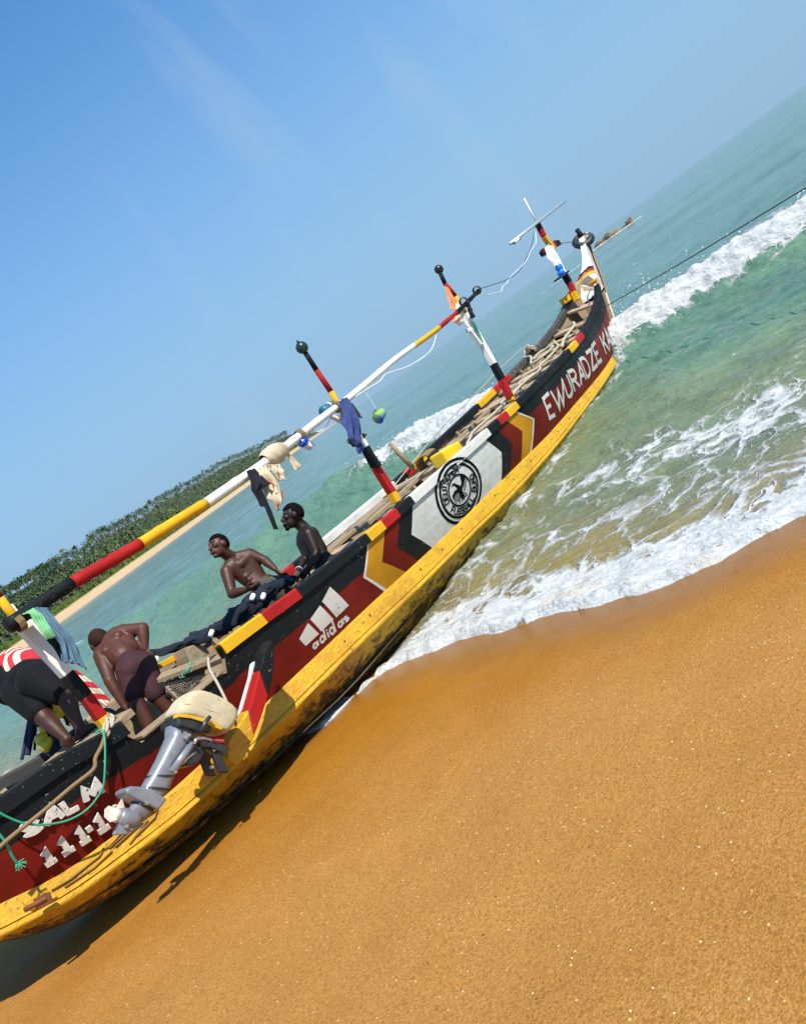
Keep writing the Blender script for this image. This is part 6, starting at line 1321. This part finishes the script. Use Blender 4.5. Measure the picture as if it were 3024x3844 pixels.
eN, hN = (3.418, -0.037, 1.045), (3.235, -0.023, 1.007); eF, hF = (3.507, 0.216, 1.065), (3.282, 0.156, 1.023)
limb(mb, [sN, lerp(sN, eN, .45), eN], [.070,.060,.046]); limb(mb, [eN, lerp(eN, hN, .3), hN], [.048,.046,.028]); hand(mb, hN, (3.149, 0.007, 0.977), (3.194, 0.03, 1.04), 1.0, .8)
limb(mb, [sF, lerp(sF, eF, .45), eF], [.064,.055,.044]); limb(mb, [eF, lerp(eF, hF, .3), hF], [.046,.045,.028]); hand(mb, hF, (3.221, 0.171, 0.991), (3.281, 0.234, 1.031), 1.0, .8)
ft2 = [(3.42,-.12,.11), (3.50,.12,.11)]
for k, f_ in enumerate(ft2):
    hp_ = V(hip)+Vector((0,-.08 if k == 0 else .08,-.05)); kn = (hp_+V(f_))/2+Vector((-.08,0,.02)); limb(mb, [hp_, lerp(hp_, kn, .5), kn, lerp(kn, f_, .35), V(f_)+Vector((0,0,.06))], [.09,.08,.056,.054,.036]); capsule(mb, V(f_)+Vector((.02,0,.035)), V(f_)+Vector((-.16,0,.025)), .036, .026)
fuse('body', mb, M_skin2, p2, .0085, 4); face(hc, A2, p2, 1.12); hair(hc, A2, p2, 1.12, 1.07, .33, True)
mb = MB(); capsule(mb, (3.497, 0.051, 0.95), (3.488, 0.045, 0.874), .112, .128)
for k, f_ in enumerate(ft2): hp_ = V(hip)+Vector((0,-.08 if k == 0 else .08,-.05)); capsule(mb, hp_, (hp_+V(f_))/2+Vector((-.07,0,.08)), .108, .088)
fuse('shorts', mb, clothm('dark_cotton', (.02,.02,.022), .3), p2, .010, 3)
mb = MB(); w_ = V((3.279, 0.159, 1.022)); d_ = (V(hF)-V(eF)).normalized(); s_ = d_.orthogonal().normalized(); t_ = d_.cross(s_)
mb.tube([w_+(s_*math.cos(a)+t_*math.sin(a))*.034 for a in [i*2*math.pi/12 for i in range(13)]], .006, 6); mb.build('bracelet', plain('pale_beads', (.6,.55,.6), .4), p2)

# --- man bent double with his back to the camera
p3 = thing('person', 'shirtless man in maroon shorts bending over with his back to the camera', 'person', (1.0,-.12,.56))
mb = MB(); hc = V((1.273, 0.281, 1.651)); upv = V((1.169, 0.008, 1.674))-V((1.331, 0.423, 1.626)); fw = V((1.303, 0.525, 1.601))-hc; upv = TOCAM*.35+(V((1.323, 0.331, 1.724))-hc).normalized()*.8
A3 = head(mb, hc, upv, fw, 1.08)
nb_ = (1.303, 0.237, 1.604); capsule(mb, (1.314, 0.321, 1.628), nb_, .058, .066)
sL, sR, wst, pel = (1.184, 0.212, 1.577), (1.419, 0.171, 1.62), (1.244, 0.062, 1.47), (1.189, -0.077, 1.383)
capsule(mb, nb_, sL, .064, .066); capsule(mb, nb_, sR, .064, .066); capsule(mb, (1.242, 0.236, 1.566), (1.227, 0.124, 1.461), .098, .092); capsule(mb, (1.379, 0.213, 1.607), (1.316, 0.074, 1.479), .098, .092); capsule(mb, (1.32, 0.244, 1.585), wst, .125, .115); capsule(mb, wst, pel, .092, .080)
ellip(mb, (1.203, 0.154, 1.578), A3, (.05,.06,.05)); ellip(mb, (1.338, 0.125, 1.617), A3, (.05,.06,.05))
capsule(mb, (1.231, 0.176, 1.584), (1.2, -0.009, 1.442), .046, .046); capsule(mb, (1.315, 0.147, 1.6), (1.255, -0.015, 1.452), .046, .046)
eR, hR = (1.492, 0.015, 1.556), (1.393, 0.005, 1.419); eL, hL = (1.046, 0.086, 1.397), (0.984, 0.031, 1.17)
limb(mb, [sR, lerp(sR, eR, .45), eR], [.070,.060,.048]); limb(mb, [eR, lerp(eR, hR, .35), hR], [.050,.048,.030]); hand(mb, hR, (1.35, 0.01, 1.357), (1.354, 0.049, 1.421), 1., .7)
limb(mb, [sL, lerp(sL, eL, .45), eL], [.070,.060,.046]); limb(mb, [eL, lerp(eL, hL, .35), hL], [.048,.046,.029]); hand(mb, hL, (0.959, -0.002, 1.096), (0.974, 0.104, 1.108), 1., .7)
legs3 = [((1.13, -0.071, 1.385), (1.026, -0.114, 1.211), (.86,-.16,.57)), ((1.236, -0.139, 1.34), (1.126, -0.188, 1.107), (1.12,-.25,.57))]
for hp_, kn, f_ in legs3: limb(mb, [hp_, lerp(hp_, kn, .5), kn, lerp(kn, f_, .35), V(f_)+Vector((0,0,.06))], [.080,.074,.058,.054,.038]); capsule(mb, V(f_)+Vector((0,-.03,.035)), V(f_)+Vector((.02,.14,.025)), .036, .026)
fuse('body', mb, M_skin3, p3, .0085, 3); hair(hc, A3, p3, 1.08, 1.004, .10, mat=M_scalp)
mb = MB(); capsule(mb, (1.204, -0.043, 1.412), (1.169, -0.091, 1.354), .100, .104); capsule(mb, (1.154, -0.035, 1.397), (1.242, -0.074, 1.389), .084, .084)
ellip(mb, (1.118, -0.093, 1.362), (Vector((1,0,0)),Vector((0,1,0)),Vector((0,0,1))), (.086,.088,.096)); ellip(mb, (1.208, -0.136, 1.347), (Vector((1,0,0)),Vector((0,1,0)),Vector((0,0,1))), (.086,.088,.096))
for hp_, kn, f_ in legs3: capsule(mb, hp_, lerp(hp_, kn, .92), .094, .080)
tsx = NT('maroon_shorts'); n1 = tsx.noise(7, 5); fk = tsx.noise(46, 5, .8); tsx.bump(tsx.math('ADD', n1, tsx.math('MULTIPLY', fk, .3)), .5, .012)
fuse('shorts', mb, tsx.fin(tsx.mix(tsx.rng(fk, .66, .69), tsx.mix(tsx.rng(n1, .3, .7), (.048,.007,.011), (.022,.004,.006)), (.42,.24,.12)), .85), p3, .010, 3)
mb = MB(); mb.box((.70,-.62,.50),(1.30,.45,.545)); mb.build('deck_board', M_dkwood, canoe, bevel=.005)

# --- man crouching at the stern in striped shirt and black shorts
p4 = thing('person', 'barefoot man in red and cream striped shirt and black shorts stooping at the stern', 'person', (.5,-.1,1.235))
hipc = (0.635, 0.265, 1.781); kR, kL = (0.636, -0.092, 1.534), (0.492, 0.059, 1.487); aR, aL = (0.55, -0.141, 1.284), (0.441, -0.138, 1.297)
mb = MB(); chest = (0.821, 0.749, 1.9); capsule(mb, hipc, chest, .13, .14); hc = V((0.871, 1.144, 1.735)); A4 = head(mb, hc, Vector((0,0,-.6))+cam_fwd*.8, Vector((0,0,-1))-cam_fwd*.3); capsule(mb, chest, hc, .08, .06)
for hp_, kn, an, heel, toe in (((0.636, 0.105, 1.748), kR, aR, (0.538, -0.132, 1.263), (0.638, -0.157, 1.242)), ((0.578, 0.29, 1.747), kL, aL, (0.421, -0.12, 1.28), (0.469, -0.116, 1.261))):
    limb(mb, [hp_, lerp(hp_, kn, .5), kn], [.115,.098,.064]); limb(mb, [kn, lerp(kn, an, .3), lerp(kn, an, .7), an], [.060,.060,.044,.036]); capsule(mb, an, heel, .036, .036); capsule(mb, lerp(heel, toe, .15), lerp(heel, toe, .75), .040, .034)
    d_ = (V(toe)-V(heel)).normalized(); x_ = d_.cross(Vector((0,0,1))).normalized(); b_ = V(lerp(heel, toe, .78))
    for k, L in ((-2,.035),(-1,.045),(0,.05),(1,.055),(2,.06)): capsule(mb, b_+x_*.016*k, b_+x_*.017*k+d_*L+Vector((0,0,-.008)), .0125, .0095, 8)
shl, shr = (0.768, 0.884, 1.901), (0.915, 0.694, 1.782)
for s_, e_, h_ in ((shl, (0.714, 0.888, 1.632), (0.666, 0.667, 1.414)), (shr, (0.895, 0.588, 1.537), (0.771, 0.464, 1.374))):
    limb(mb, [s_, lerp(s_, e_, .5), e_, lerp(e_, h_, .4), h_], [.064,.055,.045,.044,.028]); hand(mb, h_, V(h_)+Vector((.03,-.03,-.1)), Vector((0,-1,0)), 1., .8)
fuse('body', mb, M_skin4, p4, .0085, 4)
mb = MB(); ellip(mb, (0.603, 0.4, 1.82), (CAMR, -cam_fwd, cam_up), (.165,.15,.17)); ellip(mb, (0.646, 0.218, 1.759), (CAMR, -cam_fwd, cam_up), (.165,.14,.165)); capsule(mb, hipc, (0.701, 0.155, 1.759), .145, .115)
capsule(mb, (0.627, 0.115, 1.746), lerp((0.636, 0.105, 1.748), kR, .80), .135, .092); capsule(mb, (0.574, 0.297, 1.752), lerp((0.578, 0.29, 1.747), kL, .72), .135, .100)
fuse('shorts', mb, clothm('black_shorts', (.004,.0045,.006), .4, .85), p4, .010, 3)
tst = NT('striped_shirt'); sv = tst.n('ShaderNodeVectorMath', {0: tst.co(), 1: (.666,-.746,.05)}, operation='DOT_PRODUCT').outputs['Value']
wob = tst.math('ADD', sv, tst.math('MULTIPLY', tst.math('SUBTRACT', tst.noise(4, 3), .5), .05)); fr_ = tst.math('FRACT', tst.math('MULTIPLY', wob, 12.)); stp = tst.rng(fr_, .47, .53)
reg = tst.rng(wob, -.065, -.055); n1 = tst.noise(7, 4); tst.bump(n1, .4, .012)
M_shirt = tst.fin(tst.mix(tst.math('MULTIPLY', stp, tst.math('SUBTRACT', 1., reg)), tst.mix(tst.rng(n1, .3, .7), (.50,.016,.03), (.36,.012,.02)), (.66,.58,.42)), .85)
mb = MB(); capsule(mb, (0.693, 0.354, 1.861), (0.829, 0.742, 1.906), .150, .155); capsule(mb, (0.663, 0.476, 1.921), (0.769, 0.811, 1.913), .13, .14); capsule(mb, (0.763, 0.3, 1.834), (0.897, 0.653, 1.846), .125, .135)
fuse('shirt', mb, M_shirt, p4, .010, 3)
mb = MB(); drape([(0.913, 0.208, 1.622), (0.896, 0.19, 1.455), (0.906, 0.153, 1.331), (0.914, 0.126, 1.246)], [(0.939, 0.179, 1.625), (0.954, 0.132, 1.482), (0.959, 0.098, 1.351), (0.957, 0.084, 1.277)], mb, rows=18, cols=10, amp=.02)
tss = NT('shirt_tail'); sv = tss.n('ShaderNodeVectorMath', {0: tss.co(), 1: (.35,-.55,.75)}, operation='DOT_PRODUCT').outputs['Value']; fr_ = tss.math('FRACT', tss.math('MULTIPLY', sv, 12.)); M_tail = tss.fin(tss.mix(tss.rng(fr_, .47, .53), (.46,.015,.03), (.66,.58,.42)), .85)
cloth('shirt_tail', None, mb, M_tail, parent=p4)
mb = MB(); drape([(0.594, 0.681, 1.813), (0.578, 0.692, 1.777), (0.597, 0.65, 1.684), (0.644, 0.579, 1.593)], [(0.616, 0.657, 1.815), (0.624, 0.636, 1.757), (0.646, 0.594, 1.674), (0.661, 0.561, 1.6)], mb, rows=14, cols=8, amp=.015)
cloth('shirt_tail', None, mb, M_tail, parent=p4)
mb = MB(); mb.box((.30,-.60,1.17),(.72,.25,1.225)); mb.build('deck_board', M_wood, canoe, bevel=.006)
